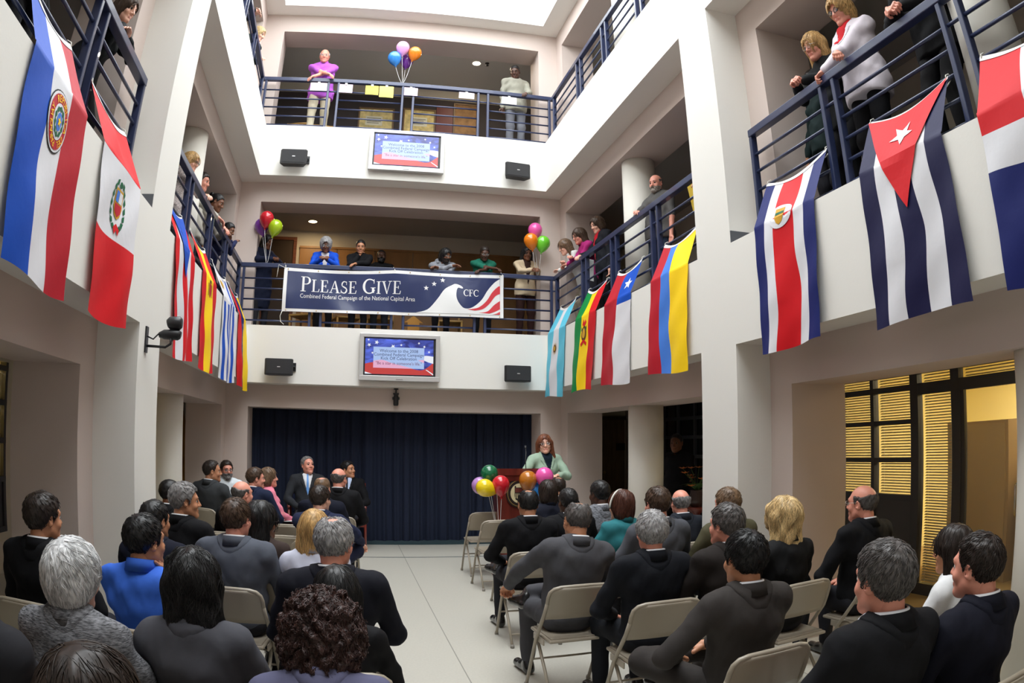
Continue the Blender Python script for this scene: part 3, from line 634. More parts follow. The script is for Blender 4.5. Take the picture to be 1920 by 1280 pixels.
p('oval', [ell(0, 0, .15, .11)], 'white', .46, .315, .004); p('crest', [shield(0, 0, .06, .075)], 'gold', .45, .32, .006); p('crest_band', [R_(-.055, .0, .055, .03)], 'dgreen', .45, .32, .008)
p = flag('cuba', 'navy and white striped flag with a red triangle and white star', 'R', (3.21, 2.43), (3.18, 2.35), (3.21, 2.42), st3('navy', 'white', 'navy', 'white', 'navy'), 6)
p('red_triangle', [[(-.39, .0), (.39, .0), (0, -.80)]], 'red', .5, .012, .009, .03); p('star', [star(0, 0, .115, 270)], 'white', .5, .17, .013)
p = flag('dominican', 'red and navy flag with a white cross, cut by the right edge', 'R', (2.135, 1.32), (2.106, 1.30), (2.134, 1.33), [(.42, [(.42, 'red'), (.57, 'white'), (1, 'cr_navy')]), (.58, [(1, 'white')]), (1, [(.42, 'cr_navy'), (.57, 'white'), (1, 'red')])], 7)
p('crest', [shield(0, 0, .05, .06)], 'red', .5, .495, .004)
# left-hand side, near to far
p = flag('paraguay', 'blue, white and red flag with a round wreathed emblem at the upper left corner', 'L', (2.52, 3.35), (2.60, 3.37), (2.56, 3.26), st3('blue', 'white', 'crim'), 8)
e = dict(u0=.50, v0=.47)
p('emblem_edge', [ell(0, 0, .155, .155)], 'black', off=.003, **e); p('emblem_rim', [ell(0, 0, .148, .148)], 'white', off=.005, **e); p('emblem_ring', [ell(0, 0, .135, .135)], 'crim', off=.007, **e); p('emblem_disc', [ell(0, 0, .088, .088)], 'white', off=.009, **e)
for i in range(10): p('wreath_leaf', [leaf(.066 * math.cos(a_), .066 * math.sin(a_), .05, .015, a_ + 1.9)], 'dgreen', off=.011, **e) if (a_ := -1.2 + i * .62) or True else 0
p('emblem_centre', [ell(0, 0, .04, .045)], 'cblue', off=.011, **e); p('emblem_star', [star(0, 0, .03)], 'yellow', off=.013, **e)
def ring_text(s, r, a0, da, size):
    out = []
    for i, ch in enumerate(s):
        if ch == ' ': continue
        v, f = text_mesh(ch, size); a_ = a0 - i * da; c, sn = math.cos(a_ - PI / 2), math.sin(a_ - PI / 2)
        out.append(([(r * math.cos(a_) + x * c - y * sn, r * math.sin(a_) + x * sn + y * c) for x, y, *_ in v], f))
    return out
p('emblem_writing', ring_text('REPUBLICA DEL PARAGUAY', .094, 2.1, .265, .05), 'yellow', off=.010, cut=0, **e)['kind'] = 'stuff'
p = flag('peru', 'red, white and red flag with a green wreathed shield, left of the left pillar', 'L', (3.67, 4.53), (3.75, 4.47), (3.67, 4.50), [(1, [(.33, 'red'), (.655, 'white'), (1, 'red')])], 9)
e = dict(u0=.5, v0=.50)
for sg in (-1, 1):
    for i in range(7): a_ = -1.35 + i * .36; p('wreath_leaf', [leaf(sg * .115 * math.cos(a_), .15 * math.sin(a_), .06, .02, (a_ + 1.5) if sg > 0 else PI - a_ - 1.5)], 'dgreen', off=.004, **e)
p('shield', [shield(0, 0, .075, .095)], 'gold', off=.005, **e); p('shield_field', [R_(-.06, .01, -.005, .08)], 'cblue', off=.007, **e); p('shield_field', [R_(.0, .01, .06, .08)], 'white', off=.007, **e); p('shield_field', [[(-.06, .0), (.06, 0), (.05, -.05), (0, -.08), (-.05, -.05)]], 'crim', off=.007, **e); p('ribbon', [[(-.05, -.15), (.0, -.12), (.05, -.15), (.03, -.19), (0, -.16), (-.03, -.19)]], 'red', off=.006, **e); p('wreath_top', [ell(0, .125, .03, .02)], 'dgreen', off=.006, **e)
p = flag('puerto_rico', 'red and white striped flag with a blue triangle, just right of the left pillar', 'L', (5.69, 6.50), (5.86, 6.58), (5.68, 6.52), st3('red', 'white', 'red', 'white', 'red'), 10)
p('blue_triangle', [[(-.40, .0), (.40, .0), (0, -.72)]], 'blue', .5, .012, .009, .03); p('star', [star(0, 0, .10, 270)], 'white', .5, .19, .013)
p = flag('spain', 'red and yellow flag with a small coat of arms on the left balustrade', 'L', (6.92, 7.74), (6.99, 7.73), (6.92, 7.76), [(.26, [(1, 'red')]), (.74, [(1, 'yellow')]), (1, [(1, 'red')])], 11)
p('arms', [shield(0, 0, .055, .07)], 'crim', .5, .42); p('arms_crown', [R_(-.04, .075, .04, .11)], 'brown', .5, .42); p('arms_pillar', [R_(-.10, -.06, -.08, .07)], 'brown', .5, .42); p('arms_pillar', [R_(.08, -.06, .10, .07)], 'brown', .5, .42)
p = flag('uruguay', 'white flag with thin blue stripes on the left balustrade', 'L', (8.2, 9.2), (8.17, 9.1), (8.22, 9.25), [((i + 1) / 9, [(.36, 'white'), (1, 'blue' if i % 2 else 'white')]) if i < 4 else ((i + 1) / 9, [(1, 'blue' if i % 2 else 'white')]) for i in range(9)], 12)
p('sun_ray', sunrays(.05, .10, 12), 'gold', .22, .19)['kind'] = 'stuff'; p('sun', [ell(0, 0, .055, .055)], 'gold', .22, .19, .005)
p = flag('venezuela', 'red, blue and yellow flag with white stars, nearest the back corner on the left balustrade', 'L', (9.46, 10.2), (9.56, 10.38), (9.5, 10.36), st3('red', 'cr_navy', 'yellow'), 13)
for i in range(8): p('star', [star(0, 0, .035)], 'white', .5 + .04 * math.sin(i * .45), .40 + i * .055)
# ------------------------------------------------------------------ balloons
def balloon(loc, c, tie, label, grp, tilt=(0, 0), r=.125, bal={}):
    t = empty('balloon', loc); tag(t, label, 'balloon', grp)
    pr = [(0, .135)] + [(.115 * math.sin(a_) ** .95, .015 + .12 * math.cos(a_)) for a_ in [PI * i / 18 for i in range(1, 11)]] + [(.104, -.035), (.088, -.07), (.062, -.105), (.035, -.13), (.014, -.145), (.008, -.15)]
    k = r / .125; b = MB().lathe([(a_ * k, z_ * k) for a_, z_ in pr][::-1], (0, 0, 0), 28)
    o = b.build('envelope', mat('latex_' + c[0], c[1], .16, coat=.7, alpha=.90), t); o.rotation_euler = (*tilt, 0)
    kn = MB().lathe([(.006, -.150 * k), (.013, -.158 * k), (.018, -.168 * k), (0, -.164 * k)], (0, 0, 0), 10).build('knot', MATS['latex_' + c[0]], t); kn.rotation_euler = (*tilt, 0)
    M_ = Matrix.Rotation(tilt[1], 3, 'Y') @ Matrix.Rotation(tilt[0], 3, 'X'); a_ = M_ @ Vector((0, 0, -.16 * k)); e_ = Vector(tie) - Vector(loc); mid = (a_ + e_) / 2 + Vector((.01, .012, -.03))
    MB().tube([a_, a_ * .7 + mid * .3 + Vector((0, 0, -.01)), mid, mid * .4 + e_ * .6 + Vector((.008, 0, 0)), e_], .0035, 5).build('ribbon', mat('silver_ribbon', (.7, .7, .7), .3), t)
BC = dict(pink=srgb(245, 95, 180), lpink=srgb(235, 170, 225), orange=srgb(235, 130, 20), blue=srgb(50, 140, 225), purple=srgb(120, 50, 160), red=srgb(205, 30, 45), lime=srgb(175, 205, 30), green=srgb(110, 205, 50), dgreen=srgb(10, 105, 65), yellow=srgb(245, 215, 20), lav=srgb(190, 140, 205), gold=srgb(190, 115, 30))
for (x, y, z, c, tl) in ((.461, 10.6, 7.908, 'blue', (.0, -.18)), (.583, 10.58, 8.115, 'lpink', (0, 0)), (.795, 10.6, 8.035, 'orange', (0, .25)), (.68, 10.78, 7.975, 'purple', (0, .1))):
    nm = dict(lpink='pale pink').get(c, c)
    balloon((x, y, z), (c, BC[c]), (.613, YB + .19, T3 + .93), '%s balloon in the bunch tied to the top-floor railing' % nm, 'balloons on the top-floor railing', tl)
for (x, y, z, c, tl) in ((-1.367, 10.58, 4.935, 'red', (0, .1)), (-1.222, 10.60, 4.81, 'lime', (0, .2)), (-1.452, 10.72, 4.855, 'purple', (0, -.2))):
    balloon((x, y, z), (c, BC[c]), (-1.32, YB + .19, T2 + .93), '%s balloon tied to the railing left of the banner' % dict(lime='yellow-green').get(c, c), 'balloons left of the banner', tl)
for (x, y, z, c, tl) in ((2.882, 10.62, 4.99, 'pink', (0, 0)), (2.784, 10.5, 4.775, 'orange', (0, -.15)), (2.975, 10.5, 4.745, 'green', (0, .2))):
    balloon((x, y, z), (c, BC[c]), (2.90, YB + .19, T2 + .93), '%s balloon tied to the railing right of the banner' % c, 'balloons right of the banner', tl)
for (x, y, z, c, tl) in ((1.70, 8.36, 1.262, 'dgreen', (0, .15)), (1.628, 8.18, 1.115, 'yellow', (0, -1.1)), (1.612, 8.38, 1.123, 'lav', (0, -.9)), (1.801, 8.17, 1.145, 'red', (0, -.05))):
    balloon((x, y, z), (c, BC[c]), (1.79, 8.25, .50), '%s balloon in the bunch left of the lectern' % dict(dgreen='dark green', lav='lavender').get(c, c), 'balloons left of the lectern', tl, .115)
for (x, y, z, c, tl) in ((2.137, 8.2, 1.193, 'gold', (0, .05)), (2.327, 8.15, 1.235, 'pink', (0, -.2)), (2.236, 8.28, 1.06, 'blue', (0, 0))):
    balloon((x, y, z), (c, BC[c]), (2.25, 8.25, .50), '%s balloon in front of the lectern, right of its seal' % dict(gold='amber').get(c, c), 'balloons right of the lectern', tl, .118)
# ------------------------------------------------------------------ lectern
mah = mat('mahogany', (.15, .022, .014), .32, var=(2.5, .35), mapping=(6, 6, .8), coat=.3)
t = empty('lectern', (2.10, 8.60, 0), -.10); t.scale = (1, 1, 1.08); tag(t, 'dark mahogany lectern with a round seal on its front', 'lectern')
def tap(name, m, w0, w1, d0, d1, z0, z1, dz=0.): return MB().add([(-w0, -d0, z0), (w0, -d0, z0), (w0, d0, z0), (-w0, d0, z0), (-w1, -d1, z1 + dz), (w1, -d1, z1 + dz), (w1, d1, z1 - dz), (-w1, d1, z1 - dz)], [(0, 3, 2, 1), (4, 5, 6, 7), (0, 1, 5, 4), (1, 2, 6, 5), (2, 3, 7, 6), (3, 0, 4, 7)]).build(name, m, t)
tap('base', mah, .31, .30, .25, .24, 0, .10); tap('body', mah, .26, .27, .20, .22, .10, 1.10); tap('top', mah, .32, .34, .25, .28, 1.10, 1.19, .04); tap('lip', mah, .33, .34, .275, .285, 1.165, 1.20, .04)
# seal
def disc(name, r, y, m): return MB().add([(r * math.cos(a_), y, .93 + .03 + r * math.sin(a_)) for a_ in [2 * PI * i / 36 for i in range(36)]], [tuple(range(36))]).build(name, m, t)
ys = -.224
MB().lathe([(.0, 0), (.165, 0), (.165, .012), (.15, .018), (0, .018)], (0, 0, 0), 36).build('seal_rim', mat('seal_black', (.02, .012, .01), .4), t, (0, ys, .96)).rotation_euler = (PI / 2, 0, 0)
disc('seal_gold', .150, ys - .020, mat('seal_gold', (.50, .33, .10), .35, .6)); disc('seal_ring', .142, ys - .0215, MATS['seal_black']); disc('seal_field', .112, ys - .023, mat('seal_cream', (.72, .62, .36), .5))
g = lambda q: (lambda a, b: (a, ys - .0245 - q * .001, .96 + b))
flat('seal_shield', [[(-.062, .055), (-.062, .085), (-.045, .085), (-.045, .066), (.045, .066), (.045, .085), (.062, .085), (.062, -.03), (.05, -.07), (0, -.095), (-.05, -.07), (-.062, -.03)]], g(0), MATS['seal_black'], t, 0)
for i in range(6): flat('seal_stripe', [R_(-.052 + i * .018, -.065 + .012 * abs(i - 2.5) / 2.5, -.044 + i * .018, .0)], g(1), MATS['seal_cream'], t, 0)
flat('seal_chief', [R_(-.056, .012, .056, .058)], g(1), mat('seal_red', (.16, .03, .02), .5), t, 0)
t2 = empty('microphone', (2.22, 8.62, 1.285)); tag(t2, 'thin black gooseneck microphone on the lectern', 'microphone')
MB().lathe([(.03, 0), (.03, .01), (.01, .015)], (0, 0, 0), 14).build('base', blk, t2); MB().tube([(0, 0, .01), (.0, .03, .14), (.02, .08, .24), (.03, .14, .29)], .006, 8).build('gooseneck', blk, t2); MB().tube([(.03, .14, .29), (.035, .165, .305), (.042, .20, .32)], [.012, .016, .012], 10).build('capsule', blk, t2)
t2 = tag(MB().bbox(-.12, .12, -.15, .15, 0, .008, .003).build('speech_notes', mat('paper_white', (.82, .82, .80), .8), None, (2.08, 8.62, 1.292)), 'white speech notes lying on the lectern', 'paper'); t2.rotation_euler = (-.14, 0, -.1)
# ------------------------------------------------------------------ chairs
beige = mat('beige_steel', (.33, .285, .22), .38, coat=.2); rub = mat('grey_foot', (.25, .23, .2), .7)
def make_chair():
    t = empty('folding_chair')
    for s in (-1, 1):
        # main upright: front foot, up and back to the bend under the backrest
        MB().tube([(s * .225, .215, 0.012), (s * .225, .02, .40), (s * .222, -.13, .60), (s * .215, -.165, .68)], .0125, 8).build('front_leg', beige, t)
        MB().tube([(s * .20, -.225, .012), (s * .20, -.10, .20), (s * .20, .08, .405)], .0115, 8).build('rear_leg', beige, t)
        for (x, y) in ((s * .225, .217), (s * .20, -.227)): MB().lathe([(.017, 0), (.017, .02), (.013, .03)], (x, y, 0), 10).build('foot', rub, t)
        box('hinge_plate', beige, t, s * .212 - .004, s * .212 + .004, -.10, .10, .385, .425)
    arc_ = [(s * x, y, z) for s, x, y, z in [(-1, .215, -.165, .68), (-1, .214, -.178, .72), (-1, .205, -.186, .752), (-1, .18, -.194, .775), (-1, .14, -.200, .785), (-1, .05, -.206, .788), (1, .05, -.206, .788), (1, .14, -.200, .785), (1, .18, -.194, .775), (1, .205, -.186, .752), (1, .214, -.178, .72), (1, .215, -.165, .68)]]
    MB().tube(arc_, .0125, 8, caps=False).build('back_frame', beige, t)
    V = []; n = 16; rows = [(.565, .213), (.60, .213), (.66, .213), (.72, .212), (.745, .206), (.765, .19), (.782, .15)]
    for (z, hw) in rows:
        for i in range(n + 1):
            u = -1 + 2 * i / n; y = -.11 - (z - .565) * .40 - .022 * (1 - u * u); V.append((hw * u, y, z))
    N = len(V); V += [(x, y - .010, z) for x, y, z in V]
    F = []
    for r in range(len(rows) - 1):
        for i in range(n): a_ = r * (n + 1) + i; F.append((a_, a_ + 1, a_ + n + 2, a_ + n + 1)); F.append((a_ + N, a_ + n + 1 + N, a_ + n + 2 + N, a_ + 1 + N))
    for i in range(n): F.append((i, i + N, i + 1 + N, i + 1)); a_ = (len(rows) - 1) * (n + 1) + i; F.append((a_, a_ + 1, a_ + 1 + N, a_ + N))
    MB().add(V, F, 0, True).build('backrest', beige, t)
    MB().bbox(-.205, .205, -.19, .20, .418, .440, .009).bbox(-.19, .19, -.17, .18, .438, .448, .005).build('seat', beige, t)
    MB().tube([(-.222, .10, .235), (.222, .10, .235)], .008, 6).build('stretcher', beige, t); MB().tube([(-.20, -.165, .10), (.20, -.165, .10)], .008, 6).build('stretcher', beige, t)
    return t
CHAIR0 = make_chair(); chair_used = [0]
def chair(x, y, rz, label, grp='beige folding chairs'):
    c = CHAIR0 if not chair_used[0] else copy_tree(CHAIR0); chair_used[0] += 1
    c.location = (x, y, 0); c.rotation_euler.z = rz; tag(c, label, 'chair', grp); return c
for (x, y, rz, lb) in ((1.70, 8.72, .05, 'empty beige folding chair on the aisle nearest the stage, left of the lectern'), (1.68, 7.87, .06, 'empty beige folding chair on the aisle, second from the stage'), (1.71, 6.93, .02, 'empty beige folding chair on the aisle, third from the stage, mostly hidden'),
                       (2.28, 7.90, .05, 'empty beige folding chair in front of the lectern, one seat in from the aisle'), (-.58, 7.35, -.1, 'empty beige folding chair in the left block, nearest the stage'), (-.52, 6.55, -.1, 'empty beige folding chair in the left block beside the brown jacket'), (-.20, 2.60, -.05, 'empty beige folding chair beside the dark grey suit at the bottom left'), (-1.12, 6.6, -.1, 'empty beige folding chair near the left column'), (-.42, 5.55, -.1, 'empty beige folding chair in the left block just beyond the white blouse')):
    chair(x, y, rz, lb)
def armchair(x, y, rz, label):
    t = empty('armchair', (x, y, 0), rz); tag(t, label, 'chair', 'wooden stage armchairs')
    nv_ = mat('navy_upholstery', (.02, .03, .09), .8)
    for s in (-1, 1):
        MB().tube([(s * .27, .24, 0), (s * .27, .24, .64)], .02, 8).build('front_leg', mah, t); MB().tube([(s * .25, -.26, 0), (s * .25, -.22, .45), (s * .25, -.29, .98)], .02, 8).build('rear_leg', mah, t)
        MB().tube([(s * .27, .27, .65), (s * .28, .0, .665), (s * .25, -.24, .65)], [.024, .022, .02], 8).build('armrest', mah, t)
        MB().tube([(s * .265, .24, .15), (s * .25, -.24, .15)], .013, 6).build('side_stretcher', mah, t)
    MB().bbox(-.25, .25, -.22, .25, .40, .47, .02).build('seat_cushion', nv_, t); MB().bbox(-.23, .23, -.30, -.25, .52, .92, .015).build('back_pad', nv_, t)
    MB().tube([(-.25, -.29, .97), (0, -.30, 1.0), (.25, -.29, .97)], .024, 8).build('top_rail', mah, t); MB().bbox(-.26, .26, .21, .25, .36, .41, .006).build('apron', mah, t)
    return t
# ------------------------------------------------------------------ papers on the top railing
for i, (x0, x1, z0, z1, c, lb) in enumerate(((-.90, -.62, 7.19, 7.335, (.80, .76, .80), 'white paper sheet hung left of the purple polo shirt'), (-.415, -.195, 7.17, 7.333, (.80, .62, .72), 'pale pink paper sheet hung right of the purple polo shirt'), (.02, .235, 7.155, 7.335, (.80, .62, .10), 'left of the two yellow paper sheets on the top-floor railing'), (.25, .485, 7.12, 7.335, (.78, .66, .16), 'right of the two yellow paper sheets on the top-floor railing'), (.66, .885, 7.19, 7.335, (.78, .60, .72), 'pink paper sheet hung just right of the balloon ribbons'), (1.575, 1.835, 7.225, 7.33, (.80, .70, .78), 'pale paper sheet between the balloons and the grey sweatshirt'), (2.305, 2.56, 7.20, 7.33, (.82, .78, .80), 'white paper sheet below the grey sweatshirt'))):
    t = empty('paper_sheet', ((x0 + x1) / 2, YB + .155, z1)); tag(t, lb, 'paper', 'paper sheets on the top-floor railing')
    w_ = (x1 - x0) / 2; V = []; 
    for k in range(7):
        q = k / 6; d = .012 * math.sin(q * 2.5 + i); V += [(-w_, d, -(z1 - z0) * q), (0, d - .004, -(z1 - z0) * q), (w_, d * .6, -(z1 - z0) * q)]
    MB().add(V, [(a_, a_ + 1, a_ + 4, a_ + 3) for k in range(6) for a_ in (3 * k, 3 * k + 1)], 0, True).build('sheet', mat('sheet_%d' % i, c, .8), t)
    box('tape', mat('clear_tape', (.75, .75, .7), .3), t, -.02, .02, -.003, .004, -.015, .02)
# ------------------------------------------------------------------ furniture on the upper floors
hw = mat('honey_wood', (.52, .30, .09), .42, var=(8, .2))
def wchair(x, y, z, rz, label, grp):
    t = empty('wooden_chair', (x, y, z), rz); tag(t, label, 'chair', grp)
    for s in (-1, 1):
        MB().tube([(s * .20, .2, 0), (s * .20, .2, .44)], .019, 8).build('leg', hw, t); MB().tube([(s * .20, -.2, 0), (s * .20, -.2, .45), (s * .20, -.25, .92)], .019, 8).build('leg', hw, t)
    MB().bbox(-.22, .22, -.21, .22, .43, .465, .01).build('seat', hw, t)
    for z_ in (.90, .66): MB().tube([(-.21, -.25, z_), (0, -.275, z_ + .02), (.21, -.25, z_)], .022, 8).build('back_rail', hw, t)
    for q in (-.1, 0, .1): MB().tube([(q, -.255, .67), (q, -.265, .90)], .011, 6).build('spindle', hw, t)
wchair(-1.25, 12.0, F3, 2.9, 'honey wood chair behind the left end of the top railing', 'honey wood chairs on the top floor'); wchair(-.70, 12.05, F3, 3.3, 'honey wood chair behind the khaki trousers on the top floor', 'honey wood chairs on the top floor')
wchair(-.75, 12.1, F2, 2.7, 'honey wood chair showing under the left end of the banner', 'honey wood chairs behind the banner'); wchair(-.05, 12.2, F2, 3.4, 'honey wood chair showing under the word PLEASE', 'honey wood chairs behind the banner'); wchair(.55, 12.25, F2, 3.0, 'honey wood chair showing under the word GIVE', 'honey wood chairs behind the banner'); wchair(1.75, 12.2, F2, 3.1, 'honey wood chair showing under the eagle on the banner', 'honey wood chairs behind the banner')
t = empty('house_sign', (1.10, 11.9, F2)); tag(t, 'small orange house-shaped sign on a stand showing below the banner', 'sign')
MB().lathe([(.12, 0), (.12, .02), (.02, .04), (.02, .22)], (0, 0, 0), 16).build('stand', hw, t); MB().prism([(-.10, .20), (.10, .20), (.10, .38), (.16, .38), (0, .50), (-.16, .38), (-.10, .38)], .03).build('house', mat('orange_board', (.62, .28, .04), .5), t)
t = empty('furled_flag', (-2.66, 11.25, 0)); tag(t, 'furled ochre flag on a pole in the shadow behind the left column', 'flag')
MB().lathe([(.16, 0), (.16, .03), (.03, .06), (.03, .12)], (0, 0, 0), 20).build('base', MATS['brass'], t); MB().tube([(0, 0, .1), (0, 0, 2.1)], .014, 8).build('pole', hw, t)
MB().lathe([(.03, .35), (.11, .45), (.13, .8), (.10, 1.3), (.06, 1.8), (.02, 2.0)], (0, 0, 0), 18, sx=1, sy=.7).build('cloth', mat('ochre_cloth', (.42, .20, .03), .7, bump=(12, .5)), t); MB().lathe([(.0, 2.22), (.03, 2.16), (.02, 2.1)], (0, 0, 0), 10).build('finial', MATS['brass'], t)
t = empty('flower_arrangement', (4.20, 7.85, 0)); tag(t, 'arrangement of orange flowers on a tall stand in the dark doorway', 'flowers')
MB().lathe([(.14, 0), (.14, .03), (.05, .08), (.05, .75), (.13, .80), (.13, .83)], (0, 0, 0), 18).build('stand', mah, t); MB().lathe([(.07, .83), (.11, .93), (.08, 1.02), (.09, 1.04)], (0, 0, 0), 18).build('vase', mat('dark_vase', (.05, .03, .03), .3), t)
pet = mat('orange_petal', (.62, .17, .03), .6); grn = mat('leaf_green', (.05, .12, .03), .6); rr = random.Random(3)
for i in range(11):
    a_ = rr.random() * 6.28; l = .10 + .12 * rr.random(); h = 1.08 + .26 * rr.random(); c = Vector((l * math.cos(a_), l * math.sin(a_), h))
    MB().tube([(0, 0, 1.0), (c.x * .5, c.y * .5, 1.0 + (h - 1) * .7), c], .004, 5).build('stem', grn, t)
    b = MB()
    for k in range(7):
        q = 2 * PI * k / 7; d = Vector((math.cos(q), math.sin(q), .35)); e_ = Vector((-math.sin(q), math.cos(q), 0)) * .022; b.add([c, c + d * .03 + e_, c + d * .065, c + d * .03 - e_], [(0, 1, 2, 3)])
    b.build('flower', pet, t)
for i in range(9):
    a_ = i * .7; d = Vector((math.cos(a_), math.sin(a_), 0)); MB().add([(0, 0, 1.02), d * .1 + Vector((-d.y * .03, d.x * .03, 1.12)), d * .24 + Vector((0, 0, 1.10)), d * .1 + Vector((d.y * .03, -d.x * .03, 1.12))], [(0, 1, 2, 3)]).build('leaf', grn, t)
# ------------------------------------------------------------------ people: blended solids turned into smooth skin and cloth
def v3(*a): return np.array(a, dtype=np.float32)
def smin(a, b, k):
    h = np.clip(.5 + .5 * (b - a) / k, 0, 1); return b + (a - b) * h - k * h * (1 - h)
def d_cone(P, a, b, r1, r2):
    ab = b - a; t = np.clip(((P - a) @ ab) / max(float(ab @ ab), 1e-9), 0, 1)
    q = P - a - t[:, None] * ab; return np.sqrt((q * q).sum(1)) - (r1 + (r2 - r1) * t)
def d_ell(P, c, r, R=None):
    q = P - c
    if R is not None: q = q @ R
    k0 = np.sqrt(((q / r) ** 2).sum(1)); k1 = np.sqrt(((q / (r * r)) ** 2).sum(1)) + 1e-9
    return k0 * (k0 - 1) / k1
def field(prims, k=.03):
    def f(P):
        d = None
        for p in prims:
            e = d_cone(P, *p[1:5]) if p[0] == 'c' else d_ell(P, *p[1:4])
            d = e if d is None else smin(d, e, k)
        return d
    return f
def bounds(prims, m=.05):
    lo = np.full(3, 9e9); hi = -lo
    for p in prims:
        if p[0] == 'c':
            r = max(p[3], p[4])
            for q in (p[1], p[2]): lo = np.minimum(lo, q - r); hi = np.maximum(hi, q + r)
        else: r = float(np.max(p[2])); lo = np.minimum(lo, p[1] - r); hi = np.maximum(hi, p[1] + r)
    return lo - m, hi + m
EDG = [((0, 0, 0), (1, 0, 0)), ((0, 1, 0), (1, 1, 0)), ((0, 0, 1), (1, 0, 1)), ((0, 1, 1), (1, 1, 1)), ((0, 0, 0), (0, 1, 0)), ((1, 0, 0), (1, 1, 0)), ((0, 0, 1), (0, 1, 1)), ((1, 0, 1), (1, 1, 1)), ((0, 0, 0), (0, 0, 1)), ((1, 0, 0), (1, 0, 1)), ((0, 1, 0), (0, 1, 1)), ((1, 1, 0), (1, 1, 1))]
def nets(fn, lo, hi, h):
    """surface of fn = 0 as quads (surface nets)"""
    lo = np.asarray(lo, np.float32); n = np.ceil((np.asarray(hi) - lo) / h).astype(int) + 1
    G = np.stack(np.meshgrid(*[lo[i] + h * np.arange(n[i], dtype=np.float32) for i in range(3)], indexing='ij'), -1).reshape(-1, 3)
    D = fn(G).reshape(n); s = D < 0
    c = sum(s[i:n[0] - 1 + i, j:n[1] - 1 + j, k:n[2] - 1 + k].astype(np.int8) for i in (0, 1) for j in (0, 1) for k in (0, 1))
    act = (c > 0) & (c < 8); ijk = np.argwhere(act); idx = np.full(act.shape, -1); idx[act] = np.arange(len(ijk))
    acc = np.zeros((len(ijk), 3), np.float32); cnt = np.zeros(len(ijk), np.float32)
    for a, b in EDG:
        A = ijk + a; B = ijk + b; da = D[A[:, 0], A[:, 1], A[:, 2]]; db = D[B[:, 0], B[:, 1], B[:, 2]]
        m = (da < 0) != (db < 0); t = np.where(m, da / np.where(m, da - db, 1), 0)
        acc += np.where(m[:, None], np.array(a) + (np.array(b) - np.array(a)) * t[:, None], 0); cnt += m
    V = lo + h * (ijk + acc / np.maximum(cnt, 1)[:, None])
    F = []
    for ax in range(3):
        o = [slice(1, -1)] * 3; o[ax] = slice(0, -1); o2 = list(o); o2[ax] = slice(1, None)
        a = s[tuple(o)]; b = s[tuple(o2)]; q = np.argwhere(a != b)
        if not len(q): continue
        q = q + np.array([0 if i == ax else 1 for i in range(3)]); u, w = [(1, 2), (2, 0), (0, 1)][ax]
        e = np.eye(3, dtype=int); cs = [q - e[u] - e[w], q - e[w], q, q - e[u]]
        I = np.stack([idx[tuple(x.T)] for x in cs], 1); fl = b[a != b]
        I[fl] = I[fl][:, ::-1]; F.append(I)
    F = np.concatenate(F) if F else np.zeros((0, 4), int)
    return V, F[(F >= 0).all(1)]
def npmesh(name, V, F, mats, parent, mi=None, tone=None):
    me = bpy.data.meshes.new(name); me.vertices.add(len(V)); me.vertices.foreach_set('co', np.asarray(V, np.float32).ravel())
    k = F.shape[1]; me.loops.add(F.size); me.loops.foreach_set('vertex_index', F.astype(np.int32).ravel())
    me.polygons.add(len(F)); me.polygons.foreach_set('loop_start', np.arange(0, F.size, k, dtype=np.int32))
    me.polygons.foreach_set('use_smooth', np.ones(len(F), bool))
    for m in mats: me.materials.append(m)
    if mi is not None: me.polygons.foreach_set('material_index', np.asarray(mi, np.int32))
    if tone is not None:
        a = me.attributes.new('tone', 'FLOAT', 'POINT'); a.data.foreach_set('value', np.asarray(tone, np.float32))
    me.update(calc_edges=True); me.validate()
    o = bpy.data.objects.new(name, me); COL.objects.link(o); o.parent = parent; return o
def rot(yaw=0., pitch=0., roll=0.):
    """yaw about z (left positive), pitch: positive looks down, roll: positive tips to the right"""
    return np.array(Matrix.Rotation(yaw, 3, 'Z') @ Matrix.Rotation(-pitch, 3, 'X') @ Matrix.Rotation(roll, 3, 'Y'), dtype=np.float32)
# ---- head template (origin between the ears, facing +y)
def head_prims(female):
    w = .95 if female else 1.
    return [('e', v3(0, -.012, .030), v3(.074 * w, .094, .086), None), ('e', v3(0, .028, -.028), v3(.058 * w, .060, .088), None),
            ('c', v3(-.048 * w, .002, -.052), v3(-.012, .066, -.094), .020, .017), ('c', v3(.048 * w, .002, -.052), v3(.012, .066, -.094), .020, .017),
            ('c', v3(0, -.022, -.05), v3(0, -.040, -.20), .052 * w, .056 * w)]
def head_field(female):
    base = field(head_prims(female), .03); w = .95 if female else 1.
    def f(P):
        d = base(P)
        d = smin(d, d_cone(P, v3(-.034, .074, .028), v3(.034, .074, .028), .011, .011), .02)
        for s in (-1, 1):
            d = -smin(-d, d_ell(P, v3(s * .030, .097, .005), v3(.017, .016, .0085)), .010)
            d = smin(d, d_ell(P, v3(s * .040, .062, -.030), v3(.02, .018, .02)), .02)
            e = d_ell(P, v3(s * .077 * w, -.010, -.002), v3(.009, .019, .032), rot(s * -.45, 0, 0)); e = np.maximum(e, -d_ell(P, v3(s * .086 * w, -.004, .0), v3(.008, .010, .018)))
            d = smin(d, e, .008)
        d = smin(d, d_cone(P, v3(0, .086, .014), v3(0, .106, -.026), .007, .011), .014)
        d = smin(d, d_cone(P, v3(-.012, .093, -.030), v3(.012, .093, -.030), .008, .008), .010)
        d = smin(d, d_cone(P, v3(-.017, .084, -.058), v3(.017, .084, -.058), .0075, .0075), .008); d = smin(d, d_cone(P, v3(-.014, .085, -.067), v3(.014, .085, -.067), .008, .008), .006)
        d = smin(d, d_ell(P, v3(0, .078, -.095), v3(.018, .016, .016)), .02)
        return d
    return f
HEADS = {}
